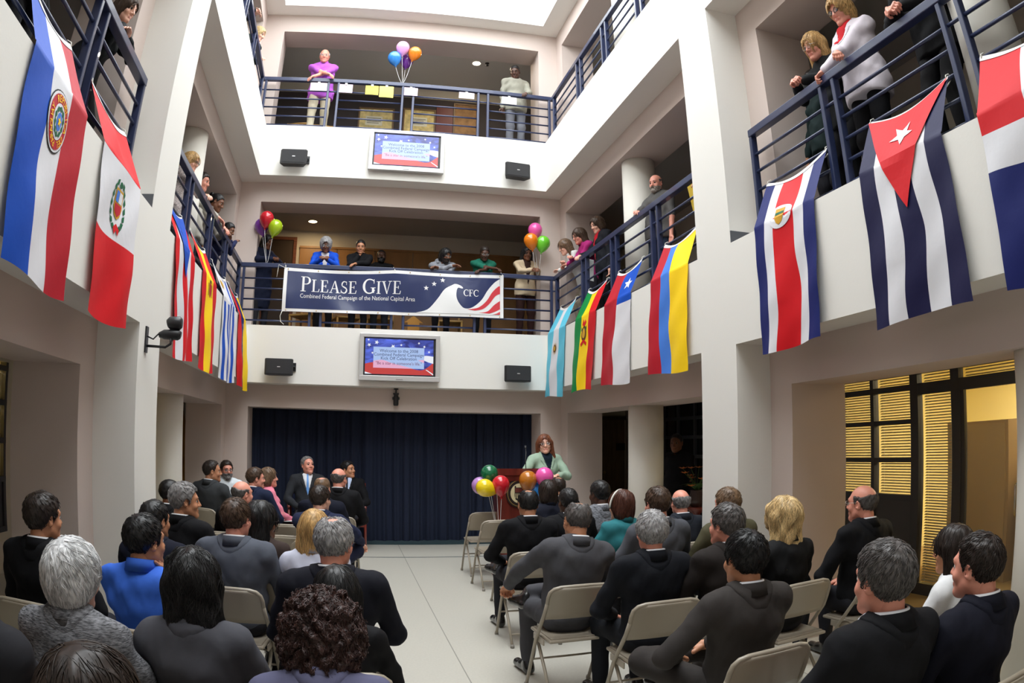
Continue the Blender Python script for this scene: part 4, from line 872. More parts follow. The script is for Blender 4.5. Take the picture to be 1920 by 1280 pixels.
def ball(c, r, nu=10, nv=8):
    V = [(c[0] + r * math.sin(a) * math.cos(b), c[1] + r * math.cos(a), c[2] + r * math.sin(a) * math.sin(b)) for a in [PI * i / nv for i in range(nv + 1)] for b in [2 * PI * j / nu for j in range(nu)]]
    F = [(i * nu + j, (i + 1) * nu + j, (i + 1) * nu + (j + 1) % nu, i * nu + (j + 1) % nu) for i in range(nv) for j in range(nu)]
    return np.array(V, np.float32), np.array(F), np.array([3 if i < 3 else 2 for i in range(nv) for j in range(nu)])
def head_mesh(female, h):
    key = (female, h)
    if key not in HEADS:
        V, F = nets(head_field(female), (-.105, -.125, -.21), (.105, .135, .13), h)
        c = V[F].mean(1); mi = ((np.abs(c[:, 0]) < .021) & (c[:, 2] < -.053) & (c[:, 2] > -.073) & (c[:, 1] > .082)).astype(int)
        for s in (-1, 1):
            bv, bf, bm_ = ball((s * .030, .0745, .005), .0125); F = np.concatenate([F, bf + len(V)]); V = np.concatenate([V, bv]); mi = np.concatenate([mi, bm_])
        HEADS[key] = (V, F, mi)
    return HEADS[key]
# ---- hand templates (right hand, back of the hand up, fingers along +y)
HANDS = {}
def hand_mesh(pose, h=.005):
    if pose not in HANDS:
        j = {'relaxed': (22, 28, 18), 'grip': (58, 66, 40), 'flat': (6, 8, 6), 'fist': (75, 85, 50)}[pose]
        pr = [('e', v3(0, .022, 0), v3(.041, .048, .0145), None), ('c', v3(0, -.06, 0), v3(0, .0, 0), .026, .026), ('c', v3(-.028, .055, 0), v3(.028, .052, 0), .011, .010)]
        for (x, L, r) in ((-.030, .070, .0088), (-.010, .078, .0092), (.010, .073, .0088), (.029, .058, .0078)):
            p = v3(x, .055, .0); a = 0.
            for k_, fr_ in enumerate((.45, .32, .23)):
                a += math.radians(j[k_]); q = p + v3(x * .12 * fr_, math.cos(a) * L * fr_, -math.sin(a) * L * fr_); pr.append(('c', p, q, r * (1 - .1 * k_), r * (.92 - .1 * k_))); p = q
        t = .6 if pose in ('grip', 'fist') else 0.
        pr += [('c', v3(-.026, .0, -.006), v3(-.052 + .014 * t, .030, -.018 - .012 * t), .014, .011), ('c', v3(-.052 + .014 * t, .030, -.018 - .012 * t), v3(-.056 + .035 * t, .064, -.026 - .014 * t), .0105, .008)]
        lo, hi = bounds(pr, .012); HANDS[pose] = nets(field(pr, .007), lo, hi, h)
    return HANDS[pose]
# ---- hair
def interp(x, xs, ys): return np.interp(x, xs, ys).astype(np.float32)
def wob(P, f, s=0.): return np.sin(P[:, 0] * f + 1.7 * np.sin(P[:, 1] * f * .8 + s) + s) * np.sin(P[:, 2] * f * .9 + 1.3 * np.sin(P[:, 0] * f * .7 + s * 2))
def hair_field(style, female, seed=0., vol=0.):
    w = .95 if female else 1.
    def cran(P, g): return d_ell(P, v3(0, -.013, .031), v3(.074 * w + g, .094 + g, .086 + g))
    face = lambda P: d_ell(P, v3(0, .092, -.024), v3(.057, .070, .098))
    ears = lambda P: np.minimum(d_ell(P, v3(.082, .0, -.012), v3(.022, .022, .034)), d_ell(P, v3(-.082, .0, -.012), v3(.022, .022, .034)))
    ys = [-.13, -.085, -.055, -.028, .0, .022, .045, .07, .10]
    def f(P):
        y = P[:, 1]; z = P[:, 2]; x = P[:, 0]
        if style in ('short', 'receding', 'ring', 'buzz', 'thin'):
            g = {'short': .013, 'receding': .010, 'ring': .008, 'buzz': .0055, 'thin': .008}[style] + vol
            d = cran(P, g) - .003 * np.clip((z - .05) / .06, 0, 1)
            hs = {'receding': [-.085, -.08, -.055, -.012, -.005, .005, .070, .098, .12], 'ring': [-.085, -.08, -.055, -.012, -.005, .015, .09, .12, .14]}.get(style, [-.085, -.08, -.055, -.012, -.015, -.010, .052, .074, .09])
            d = np.maximum(d, (interp(y, ys, hs) - z) * .75)
            if style == 'ring': d = np.maximum(d, (z - .048 - .35 * np.clip(-.06 - y, 0, .1) - .004 * np.sin(x * 90)) * .8)
            if style == 'thin': d = np.maximum(d, -d_ell(P, v3(0, -.03, .125), v3(.045, .06, .03)))
            d = np.maximum(d, -ears(P))
            return d + .0022 * wob(P, 130, seed)
        if style == 'curly':
            d = smin(cran(P, .045 + vol), d_ell(P, v3(0, -.045, -.060), v3(.112, .080, .110)), .05)
            d = np.maximum(d, -face(P)); return d + .010 * wob(P, 75, seed) + .007 * wob(P, 150, seed + 2)
        g = .017 + vol
        d = cran(P, g)
        if style == 'bob': d = smin(d, d_ell(P, v3(0, -.035, -.045), v3(.096, .078, .092)), .035)
        elif style == 'crop': d = smin(d, d_ell(P, v3(0, -.045, -.03), v3(.084, .070, .085)), .035)
        elif style in ('long', 'wavy', 'ponytail', 'bun'):
            if style in ('long', 'wavy'):
                d = smin(d, d_ell(P, v3(0, -.052, -.10), v3(.098, .058, .165 if style == 'long' else .15)), .04)
                for s in (-1, 1): d = smin(d, d_cone(P, v3(s * .074, -.012, .02), v3(s * .092, -.012, -.17), .030, .026), .03)
            elif style == 'ponytail': d = smin(cran(P, .010), d_cone(P, v3(0, -.105, .02), v3(0, -.135, -.13), .028, .018), .02); d = np.maximum(d, (interp(y, ys, [-.3, -.3, -.07, -.02, .0, .0, .052, .074, .09]) - z) * .8)
            else: d = smin(np.maximum(cran(P, .010), (interp(y, ys, [-.085, -.08, -.055, -.012, .0, .0, .052, .074, .09]) - z) * .75), d_ell(P, v3(0, -.11, .07), v3(.045, .04, .04)), .012)
        if style in ('ponytail', 'bun'): return np.maximum(d, -ears(P)) + .002 * wob(P, 130, seed)
        d = np.maximum(d, -face(P))
        if style in ('long', 'wavy'): d = np.maximum(d, (-.205 + .025 * np.sin(x * 55 + seed) + .012 * np.sin(x * 140 + seed * 2) - z) * .8)
        a = .007 if style == 'wavy' else .0028
        return d + a * wob(P * v3(1, 1, .35 if style != 'wavy' else .8), 95 if style != 'wavy' else 60, seed)
    return f
HB = {'short': (-.12, .14), 'receding': (-.12, .14), 'ring': (-.12, .14), 'buzz': (-.12, .14), 'thin': (-.12, .14), 'curly': (-.24, .2), 'bob': (-.17, .15), 'crop': (-.15, .15), 'long': (-.30, .15), 'wavy': (-.28, .16), 'ponytail': (-.19, .15), 'bun': (-.12, .16)}
def grad(f, P, e=.003):
    d0 = f(P); return d0, np.stack([(f(P + v3(*(e if i == k else 0 for i in range(3)))) - d0) / e for k in range(3)], 1)
def strands(f, V, n, style, rng, seglen, steps, rad, messy=.25):
    """fine locks that run along the hair surface: returns verts, tri faces, tone"""
    P = V[rng.choice(len(V), n)].astype(np.float32); off = rng.uniform(-.001, .0035, n).astype(np.float32)
    crown = v3(0, -.055, .115); long_ = style in ('long', 'wavy', 'bob', 'ponytail')
    jit = rng.normal(0, messy, (n, 3)).astype(np.float32); path = []; ph = rng.uniform(0, 6.28, n)
    for k in range(steps + 1):
        d, g = grad(f, P); g /= np.linalg.norm(g, axis=1)[:, None] + 1e-6
        P = P - (np.clip(d - off, -.006, .006) * (np.clip((P[:, 2] + .19) / .05, 0, 1) if long_ else 1))[:, None] * g; path.append(P.copy())
        t = (P - crown); t /= np.linalg.norm(t, axis=1)[:, None] + 1e-6
        if long_: t = t * .35 + v3(0, 0, -1)
        elif style == 'curly': t = t * .3 + v3(0, 0, -.5) + np.stack([np.sin(k * 1.9 + ph), np.cos(k * 1.9 + ph), np.sin(k * 1.4 + ph)], 1) * 1.2
        else: t = t + v3(0, .25, -.15)
        if style == 'wavy': t = t + np.stack([np.sin(k * .9 + ph), np.cos(k * .9 + ph), 0 * ph], 1) * .55
        t = t + jit; t = t - (t * g).sum(1)[:, None] * g; t /= np.linalg.norm(t, axis=1)[:, None] + 1e-6
        P = P + (t * seglen).astype(np.float32)
    path = np.stack(path, 1); K = steps + 1
    T = np.gradient(path, axis=1); T /= np.linalg.norm(T, axis=2, keepdims=True) + 1e-6
    _, g = grad(f, path.reshape(-1, 3)); N = g.reshape(n, K, 3); N /= np.linalg.norm(N, axis=2, keepdims=True) + 1e-6; B = np.cross(T, N)
    rr_ = rad * np.sin(np.linspace(.35, PI * .93, K))[None, :, None]
    ring_ = np.stack([path + N * rr_, path - N * rr_ * .4 + B * rr_, path - N * rr_ * .4 - B * rr_], 2)   # n, K, 3, 3
    VV = ring_.reshape(-1, 3); b = (np.arange(n)[:, None, None] * K + np.arange(K - 1)[None, :, None]) * 3; j = np.arange(3)[None, None, :]; j2 = (j + 1) % 3
    FF = np.stack([b + j, b + j2, b + 3 + j2, b + 3 + j], -1).reshape(-1, 4)
    return VV, FF, np.repeat(rng.uniform(.1, 1., n), K * 3)
def hair_mat(c):
    key = 'hair_%d_%d_%d' % tuple(int(v * 999) for v in c)
    if key in MATS: return MATS[key]
    m = mat(key, c, .42, spec=.35); nt = m.node_tree; b = nt.nodes['Principled BSDF']
    at = nt.nodes.new('ShaderNodeAttribute'); at.attribute_name = 'tone'; r = nt.nodes.new('ShaderNodeValToRGB')
    r.color_ramp.elements[0].color = (*[x * .45 for x in c], 1); r.color_ramp.elements[1].color = (*[min(1, x * 1.5 + .008) for x in c], 1)
    nt.links.new(at.outputs['Fac'], r.inputs[0]); nt.links.new(r.outputs[0], b.inputs['Base Color']); return m
SK = {'fair': srgb(226, 172, 148), 'pink': srgb(222, 150, 128), 'tan': srgb(190, 132, 98), 'brown': srgb(118, 74, 50), 'dark': srgb(78, 48, 34)}
def skin_mats(s):
    c = SK[s]; return [mat('skin_' + s, c, .48, var=(18, .06), bump=(220, .04)), mat('lip_' + s, (c[0] * .78, c[1] * .55, c[2] * .55), .4), mat('eye_white', (.75, .74, .72), .15), mat('eye_dark', (.025, .018, .012), .1)]
def cloth(c, kind='wool'):
    key = 'cloth_%s_%d_%d_%d' % (kind, *[int(v * 999) for v in c])
    if key in MATS: return MATS[key]
    if kind == 'tweed':
        return mat(key, c, .9, var=(150, .75), bump=(260, .5), mapping=(.35, .35, 1.6), spec=.2)
    return mat(key, c, {'wool': .85, 'cotton': .8, 'satin': .45}[kind], bump=(11, .35) if kind != 'satin' else (9, .2), var=(4, .08), spec=.2)
shoe_m = mat('black_shoe', (.012, .011, .011), .22, coat=.5); white_c = mat('white_collar', (.78, .78, .80), .7)
def ik(S, T, L1, L2, pole):
    d = T - S; L = float(np.linalg.norm(d)); L = min(L, (L1 + L2) * .998); u = d / (np.linalg.norm(d) + 1e-9); T = S + u * L
    a = (L1 * L1 - L2 * L2 + L * L) / (2 * L); h = math.sqrt(max(L1 * L1 - a * a, 0)); p = pole - u * float(pole @ u); p = p / (np.linalg.norm(p) + 1e-9)
    return S + u * a + p * h, T
NPERS = [0]
def person(label, at, face=0., pose='sit', head=(0, 0, 0), s=1., female=False, skin='fair', hair=('short', (.05, .03, .02)), top='suit', col=(.02, .02, .025), kind='wool', under=None, tie=None, legs=(.02, .02, .025), lean=0., side=0., twist=0., hands=None, res=.014, bulk=1., glasses=None, beard=None, nst=0, extra=None, floor=0., sleeve=1., hpose=('relaxed', 'relaxed'), by_head=True, shoes=None, stride=0., grp='people', rail=None, vdeep=None):
    """at = world position of the top of the head (by_head) or of the feet; face = heading (0 looks along +y, positive turns left);
    head = (yaw, pitch, roll) of the head against the body; hands = ((target, pole), (target, pole)) for left and right, in the body's own axes"""
    NPERS[0] += 1; rng = np.random.default_rng(NPERS[0] * 7 + 3); sd = NPERS[0] * 1.37
    sit = pose.startswith('sit'); hz = .535 if sit else .93
    if pose == 'lean': hz = .90
    fw = .88 if female else 1.
    H = v3(0, 0 if pose != 'lean' else -.10, hz); Rt = rot(twist, lean, side)
    tl = .97 if female else 1.
    def T(x, y, z): return H + (Rt @ v3(x * fw, y, z * tl)).astype(np.float32)
    neck = T(0, -.018, .478); HR = rot(face * 0, 0, 0) @ rot(twist * .6 + head[0], lean * .35 + head[1], head[2])
    hc = neck + (Rt @ v3(0, .014, .004)).astype(np.float32) + (HR @ v3(0, .024, .110)).astype(np.float32)
    sh = [T(-.186, -.012, .402), T(.186, -.012, .402)]
    b = bulk; c_, s_ = math.cos(face), math.sin(face)
    hg = {'short': .016, 'receding': .012, 'ring': 0., 'buzz': .006, 'thin': .009, 'curly': .048}.get(hair[0], .019) + (hair[2] if len(hair) > 2 else 0.)
    tp = hc + (HR @ v3(0, -.01, .116 + hg)).astype(np.float32)
    root = empty('person'); root.rotation_euler.z = face
    if by_head:
        s = (at[2] - floor) / float(tp[2]); root.location = (at[0] - s * (tp[0] * c_ - tp[1] * s_), at[1] - s * (tp[0] * s_ + tp[1] * c_), floor)
    else: root.location = (at[0], at[1], floor)
    root.scale = (s, s, s); RX, RYY = root.location.x, root.location.y
    if rail:
        ax, rc, rz_, mode = rail; dirv = (-s_, c_); dist = ((rc - RX) / dirv[0] if ax == 'x' else (rc - RYY) / dirv[1]) / s; zz = (rz_ - floor) / s + .045
        hands = {'fold': ((v3(.11, dist + .01, zz - .01), v3(-1, -.2, -.7)), (v3(-.11, dist + .04, zz + .025), v3(1, -.2, -.7))),
                 'clasp': ((v3(-.05, dist + .0, zz + .045), v3(-1, -.3, -.9), v3(-1, 0, .6)), (v3(.05, dist + .0, zz + .045), v3(1, -.3, -.9), v3(1, 0, .6))),
                 'grip': ((v3(-.22, dist - .02, zz + .01), v3(-1, -.8, .3)), (v3(.22, dist - .02, zz + .01), v3(1, -.8, .3))),
                 'left': ((v3(-.05, dist - .03, zz), v3(-1, -.6, -.2)), (v3(.24, .05, .80), v3(.5, -1, 0))),
                 'right': ((v3(-.24, .05, .80), v3(-.5, -1, 0)), (v3(.05, dist - .03, zz), v3(1, -.6, -.2))),
                 'chinR': ((v3(.05, dist, zz), v3(-1, -.2, -.2)), (hc + (HR @ v3(.035, .085, -.16)).astype(np.float32), v3(.6, .6, -1))),
                 'chinL': ((hc + (HR @ v3(-.035, .085, -.16)).astype(np.float32), v3(-.6, .6, -1)), (v3(-.05, dist, zz), v3(1, -.2, -.2)))}[mode]
    if isinstance(hands, str) and hands == 'chin': hands = ((v3(-.02, .30, .62), v3(-1, -.6, -.3)), (hc + (HR @ v3(.02, .09, -.15)).astype(np.float32), v3(.7, .3, -1)))
    # arms
    if hands is None:
        if sit: hands = ((v3(-.13, .27, .60), v3(-1, -.6, -.3)), (v3(.13, .27, .60), v3(1, -.6, -.3)))
        elif pose == 'lean': hands = ((v3(.09, .36, 1.04), v3(-1, .0, -.6)), (v3(-.09, .40, 1.05), v3(1, .0, -.6)))
        else: hands = ((v3(-.27, .06, .78), v3(-.5, -1, 0)), (v3(.27, .06, .78), v3(.5, -1, 0)))
    arms = []
    for i in (0, 1):
        tg, po = v3(*hands[i][0]), v3(*hands[i][1]); e, t_ = ik(sh[i], tg, .285 * (.95 if female else 1), .245 * (.95 if female else 1), po); arms.append((sh[i], e, t_))
    # legs
    hip = [H + v3(-.088, .0, -.02), H + v3(.088, .0, -.02)]
    cross = {'sit_r4': 1, 'sit_l4': 0}.get(pose)
    LG = []
    for i, sx in ((0, -1), (1, 1)):
        if sit:
            if cross == i: kn = v3(sx * .30, .36, .62); an = v3(-sx * .13, .43, .60); to = v3(-sx * .22, .50, .53); hl = v3(-sx * .17, .40, .52)
            else: kn = v3(sx * .12, .45, .50); an = v3(sx * .13, .43, .10); to = v3(sx * .15, .60, .035); hl = v3(sx * .13, .40, .04)
        else:
            kn = v3(sx * .095, .03 + stride * sx * .06, .49); an = v3(sx * .10, -.02 + stride * sx * .18, .09); to = v3(sx * .13, .14 + stride * sx * .18, .03); hl = v3(sx * .10, -.05 + stride * sx * .18, .04)
        LG.append((hip[i], kn, an, hl, to))
    tag(root, label, 'person', grp)
    # --- body (skin): trunk core, neck, arms, then head and hands
    pr = [('e', T(0, .0, .26), v3(.12 * fw, .08, .20), Rt), ('c', T(-.13, -.01, .395), T(.13, -.01, .395), .042, .042), ('c', T(0, -.02, .42), neck + (HR @ v3(0, 0, .05)).astype(np.float32), .055 * fw, .050 * fw)]
    for (S_, E_, W_) in arms: pr += [('c', S_, E_, .042 * fw, .036 * fw), ('c', E_, W_, .037 * fw, .026 * fw)]
    for (h_, k_, a_, hl, to) in LG: pr += [('c', h_, k_, .065, .048), ('c', k_, a_, .046, .03)]
    lo, hi = bounds(pr, .03); V, F = nets(field(pr, .03), lo, hi, max(res * 1.35, .018)); mi = np.zeros(len(F), int)
    hv, hf, hm = head_mesh(female, .0045 if res < .012 else .006 if res < .016 else .008)
    F = np.concatenate([F, hf + len(V)]); V = np.concatenate([V, hv @ HR.T + hc]); mi = np.concatenate([mi, hm])
    for i in (0, 1):
        S_, E_, W_ = arms[i]; hv, hf = hand_mesh(hpose[i], .005 if res < .016 else .0065); d = W_ - E_; d = d / np.linalg.norm(d)
        up = v3(0, 0, 1) if abs(d[2]) < .85 else v3(0, -1, 0)
        if len(hands[i]) > 2: up = v3(*hands[i][2])
        x_ = np.cross(d, up); x_ /= np.linalg.norm(x_); z_ = np.cross(x_, d); Rh = np.stack([x_, d, z_], 1)
        q = hv * v3(1 if i else -1, 1, 1) * (.90 if female else 1.0); ff = hf if i else hf[:, ::-1]
        F = np.concatenate([F, ff + len(V)]); V = np.concatenate([V, q @ Rh.T + W_ + d * .045]); mi = np.concatenate([mi, np.zeros(len(ff), int)])
    npmesh('body', V, F, skin_mats(skin), root, mi)
    # --- upper garment
    g = .0 if top in ('suit', 'coat') else -.008
    pr = [('e', T(0, .0, .30), v3((.190 + g) * fw * b, (.122 + g) * b, .20), Rt), ('e', T(0, -.028, .35), v3((.180 + g) * fw, .094 + g, .125), Rt), ('e', T(0, .018, .11), v3((.172 + g) * fw * b, (.132 + g) * b, .17), Rt),
          ('c', T(-.162, -.012, .400), T(.162, -.012, .400), .060 + g, .060 + g), ('c', T(0, -.020, .445), T(.172, -.012, .416), .048 + g, .046 + g), ('c', T(0, -.020, .445), T(-.172, -.012, .416), .048 + g, .046 + g)]
    if female: pr += [('e', T(-.075, .085, .285), v3(.06, .055, .06), Rt), ('e', T(.075, .085, .285), v3(.06, .055, .06), Rt)]
    if sit: pr += [('e', H + v3(0, .02, -.01), v3((.172 + g) * b, .155, .085), None)]
    else: pr += [('e', H + v3(0, .0, -.06 if top != 'coat' else -.2), v3((.208 + g) * (fw * .6 + .4) * b, .158, .30 if top != 'coat' else .5), None)]
    n_tr = len(pr)
    for (S_, E_, W_) in arms:
        W2 = E_ + (W_ - E_) * (.97 if sleeve >= 1 else max(.02, (sleeve - .5) * 2 * .97)) if sleeve > .5 else None
        pr.append(('c', S_, E_ if W2 is not None else S_ + (E_ - S_) * sleeve * 1.7, (.062 + g) * (fw * .5 + .5) * b, (.052 + g) * (fw * .5 + .5)))
        if W2 is not None: pr.append(('c', E_, W2, .053 + g, (.041 + g * .5)))
    fa = field(pr[:n_tr], .05); fb = field(pr[n_tr:], .015)
    hem = -.55 if top == 'coat' else -.15
    ampw = .0035 if top in ('suit', 'coat') else .005
    def ft(P):
        d = smin(fa(P), fb(P), .028)
        d = d + ampw * 1.3 * wob(P * v3(.55, .8, 1.9), 24, sd + 4) + ampw * wob(P * v3(1, 1, 1.6), 26, sd) + ampw * .45 * wob(P * v3(1.5, 1, 1), 55, sd + 1)
        if not sit: d = np.maximum(d, (hem + H[2] - P[:, 2]) + .006 * np.sin(P[:, 0] * 30 + sd))
        return np.maximum(d, -(d_cone(P, neck - (Rt @ v3(0, -.02, .05)).astype(np.float32), neck + (HR @ v3(0, .01, .12)).astype(np.float32), .058 * fw, .066)))
    lo, hi = bounds(pr, .03); V, F = nets(ft, lo, hi, res)
    mats = [cloth(col, kind)]; mi = np.zeros(len(F), int)
    L_ = (V[F].mean(1) - H) @ Rt; L_[:, 2] /= tl
    tn = {'suit': 'jacket', 'coat': 'coat', 'shirt': 'shirt', 'polo': 'polo_shirt', 'blouse': 'blouse', 'sweater': 'sweater', 'cardigan': 'cardigan', 'hoodie': 'hooded_top'}[top]
    npmesh(tn, V, F, mats, root, mi)
    if under is not None:
        ap = vdeep if vdeep is not None else (.20 if not female else .26); lo2 = np.minimum(T(-.13, 0, ap - .03), T(.13, .0, ap - .03)); hi2 = np.maximum(T(-.13, .16, .50), T(.13, .20, .50)); lo2 = np.minimum(lo2, T(0, .0, .5)) - .02; hi2 = hi2 + .02
        def loc(P): q = (P - H) @ Rt; return q[:, 0], q[:, 1], q[:, 2] / tl
        def vw(z): return np.clip((z - ap) / (.45 - ap), 0, 1.1) * .066
        def fsh(P): x, y, z = loc(P); return np.maximum(np.maximum(ft(P) - .004, (np.abs(x) - vw(z)) * .9), np.maximum(ap - z, .025 - y))
        V, F = nets(fsh, lo2, hi2, min(res, .011)); npmesh('shirt_front', V, F, [cloth(under, 'cotton')], root) if len(F) else 0
        if tie is not None:
            def fti(P): x, y, z = loc(P); return np.maximum(np.maximum(ft(P) - .008, np.abs(x) - (.014 + .05 * np.clip(.44 - z, 0, .3))), np.maximum(ap + .01 - z, np.maximum(.025 - y, np.abs(x) - vw(z))))
            V, F = nets(fti, lo2, hi2, min(res, .010)); npmesh('tie', V, F, [cloth(tie, 'satin')], root) if len(F) else 0
        if top == 'suit':
            def fla(P): x, y, z = loc(P); w_ = .042 * np.clip((z - ap) / .16, 0, 1); return np.maximum(np.maximum(ft(P) - .007, np.abs(np.abs(x) - vw(z) - w_ * .5) - w_ * .5), np.maximum(ap - z, np.maximum(.02 - y, z - .415)))
            V, F = nets(fla, lo2, hi2, min(res, .010)); npmesh('lapels', V, F, mats[:1], root) if len(F) else 0
    # --- trousers and shoes
    pr = [('e', H + v3(0, .0, -.03), v3(.150 * b * (fw * .5 + .5), .115, .105), None)]
    for (h_, k_, a_, hl, to) in LG: pr += [('c', h_, k_, .088 * (b * .5 + .5), .066), ('c', k_, a_ + (k_ - a_) * .06, .066, .050)]
    ff_ = field(pr, .03); lo, hi = bounds(pr, .03)
    V, F = nets(lambda P: ff_(P) + .004 * wob(P, 34, sd + 3), lo, hi, max(res, .015)); npmesh('trousers', V, F, [cloth(legs, 'wool')], root)
    for (h_, k_, a_, hl, to) in LG:
        pr = [('c', hl, to, .036, .034), ('c', hl + (a_ - hl) * .5, (hl + to) / 2 + (a_ - hl) * .2, .034, .034), ('c', a_, hl, .036, .036)]
        ff2 = field(pr, .02); lo, hi = bounds(pr, .02); n_ = np.cross(to - hl, v3(1, 0, 0)); 
        V, F = nets((lambda P: np.maximum(ff2(P), .004 - P[:, 2])) if not (cross is not None and abs(a_[2] - .6) < .1) else ff2, lo, hi, max(res, .011)); npmesh('shoe', V, F, [shoes or shoe_m], root)
    # --- collars
    def collar(name, m, r0, r1, z0, z1, tilt, open_=0.):
        n = 36; V = []; F = []
        for j, (r, z) in enumerate(((r0, z0), (r1, z1), (r1 + .006, z1 - .002), (r0 + .010, z0 - .004))):
            for i in range(n):
                a = 2 * PI * i / n; k = 1 - .45 * max(0, math.sin(a)) ** 2
                p = neck + (Rt @ v3(r * math.cos(a), r * 1.12 * math.sin(a) + .006, z * k + tilt * -math.sin(a))).astype(np.float32); V.append(p)
        for j in range(4):
            for i in range(n):
                if open_ and abs(((i + .5) / n * 2 * PI) - PI / 2) < open_: continue
                F.append((j * n + i, j * n + (i + 1) % n, ((j + 1) % 4) * n + (i + 1) % n, ((j + 1) % 4) * n + i))
        return npmesh(name, np.array(V), np.array(F), [m], root)
    if top in ('suit', 'coat'):
        if under is not None or not female: collar('shirt_collar', cloth(under, 'cotton') if under is not None else white_c, .067 * fw, .061 * fw, -.020, .028, .010, .10)
        def fco(P):
            q = (P - H) @ Rt; x, y, z = q[:, 0], q[:, 1], q[:, 2] / tl; r_ = np.sqrt(x * x + (y + .02) ** 2)
            return np.maximum(np.maximum(ft(P) - .0075, r_ - .105 * fw), np.maximum(.385 - z, y - .03))
        a_, b_ = T(-.13, -.15, .36), T(.13, .08, .52); V, F = nets(fco, np.minimum(a_, b_) - .03, np.maximum(a_, b_) + .03, min(res, .011))
        if len(F): npmesh('jacket_collar', V, F, mats[:1], root)
        collar('collar_stand', mats[0], .086 * fw, .068 * fw, -.032, .019, .012, .75)
    elif top in ('shirt', 'polo', 'blouse'): collar('collar', mats[0], .074 * fw, .062 * fw, -.015, .040, .012, .22)
    elif top == 'hoodie':
        hp = [('c', T(-.08, -.09, .45), T(.08, -.09, .45), .05, .05), ('c', T(-.08, -.09, .45), T(-.09, .02, .47), .045, .03), ('c', T(.08, -.09, .45), T(.09, .02, .47), .045, .03)]; lo, hi = bounds(hp, .03); V, F = nets(field(hp, .03), lo, hi, res); npmesh('hood', V, F, mats[:1], root)
    # --- hair
    if hair:
        st_, hcol = hair[0], hair[1]; vol = hair[2] if len(hair) > 2 else 0.
        hf_ = hair_field(st_, female, sd, vol); z0, e_ = HB[st_]
        V, F = nets(hf_, (-e_ + .0, -.19, z0), (e_, .16, .19), .0055 if res < .012 else .0075 if res < .016 else .0095)
        tone = np.clip(.45 + .35 * wob(V, 160, sd) + .2 * wob(V * v3(1, 1, .3), 320, sd), .05, 1)
        if nst and len(V):
            sl, sp = {'short': (.006, 4), 'buzz': (.003, 3), 'receding': (.006, 4), 'ring': (.006, 4), 'thin': (.006, 4), 'bob': (.013, 7), 'crop': (.010, 5), 'curly': (.010, 9), 'long': (.018, 9), 'wavy': (.016, 10), 'ponytail': (.012, 6), 'bun': (.01, 6)}[st_]
            SV, SF, stn = strands(hf_, V, nst, st_, rng, sl, sp, .0017 if st_ != 'curly' else .0021); F = np.concatenate([F, SF + len(V)]); V = np.concatenate([V, SV]); tone = np.concatenate([tone, stn])
        npmesh('hair', V @ HR.T + hc, F, [hair_mat(hcol)], root, None, tone)['kind'] = 'stuff'
    # brows follow the hair colour
    V = []; F = []
    for sg in (-1, 1):
        P_ = [v3(sg * .014, .0905, .026), v3(sg * .030, .0885, .032), v3(sg * .047, .075, .027)]; o_ = len(V)
        for p_ in P_: V += [p_ + v3(0, .001, -.003), p_ + v3(0, .004, 0), p_ + v3(0, .001, .003)]
        for k_ in (0, 1):
            for j_ in (0, 1): a_ = o_ + k_ * 3 + j_; F.append((a_, a_ + 1, a_ + 4, a_ + 3))
    bc_ = hair[1] if hair else (.25, .2, .16)
    npmesh('eyebrows', np.array(V) @ HR.T + hc, np.array(F), [hair_mat(tuple(x * .8 for x in bc_))], root, None, np.full(len(V), .4))['kind'] = 'stuff'
    if beard:
        base = head_field(female)
        bf_ = lambda P: np.maximum(np.maximum(base(P) - .009 - .003 * wob(P, 150, sd), P[:, 2] + .040 + .9 * np.clip(.03 - P[:, 1], 0, .1) * 0), np.maximum(.012 - P[:, 1], -(P[:, 2] + .135)))
        bg_ = lambda P: np.maximum(bf_(P), -d_cone(P, v3(-.016, .100, -.062), v3(.016, .100, -.062), .008, .008))
        V, F = nets(bg_, (-.09, 0, -.15), (.09, .13, -.02), .006); npmesh('beard', V @ HR.T + hc, F, [hair_mat(beard)], root, None, np.clip(.4 + .4 * wob(V, 200, sd), 0, 1))['kind'] = 'stuff'
    if glasses:
        gm = {'wire': mat('wire_frame', (.55, .5, .45), .3, .9), 'dark': mat('dark_frame', (.02, .015, .015), .3)}[glasses]; t_ = MB()
        go = empty('glasses', parent=root)
        tw = lambda p_: tuple(v3(*p_) @ HR.T + hc)
        for sg in (-1, 1):
            MB().tube([tw((sg * .031 + .021 * math.cos(a_), .099 - .10 * (sg * .021 * math.cos(a_)) ** 1 * 1.0 if False else .099, .004 + .016 * math.sin(a_))) for a_ in [2 * PI * i / 16 for i in range(16)]], .0016 if glasses == 'wire' else .0026, 6, closed=True).build('rim', gm, go)
            MB().add([tw((sg * .031 + .020 * math.cos(a_), .0985, .004 + .015 * math.sin(a_))) for a_ in [2 * PI * i / 16 for i in range(16)]], [tuple(range(16))]).build('lens', mat('spectacle_lens', (.85, .88, .88), .03, alpha=.18), go)
            MB().tube([tw((sg * .052, .098, .008)), tw((sg * .072, .06, .010)), tw((sg * .079, -.005, .014)), tw((sg * .078, -.02, .0))], .0016 if glasses == 'wire' else .0022, 6).build('temple_arm', gm, go)
        MB().tube([tw((-.011, .099, .006)), tw((0, .104, .009)), tw((.011, .099, .006))], .0016, 6).build('bridge', gm, go)
    root['_info'] = 0; del root['_info']
    return root, dict(T=T, H=H, Rt=Rt, HR=HR, hc=hc, neck=neck, arms=arms, s=s)
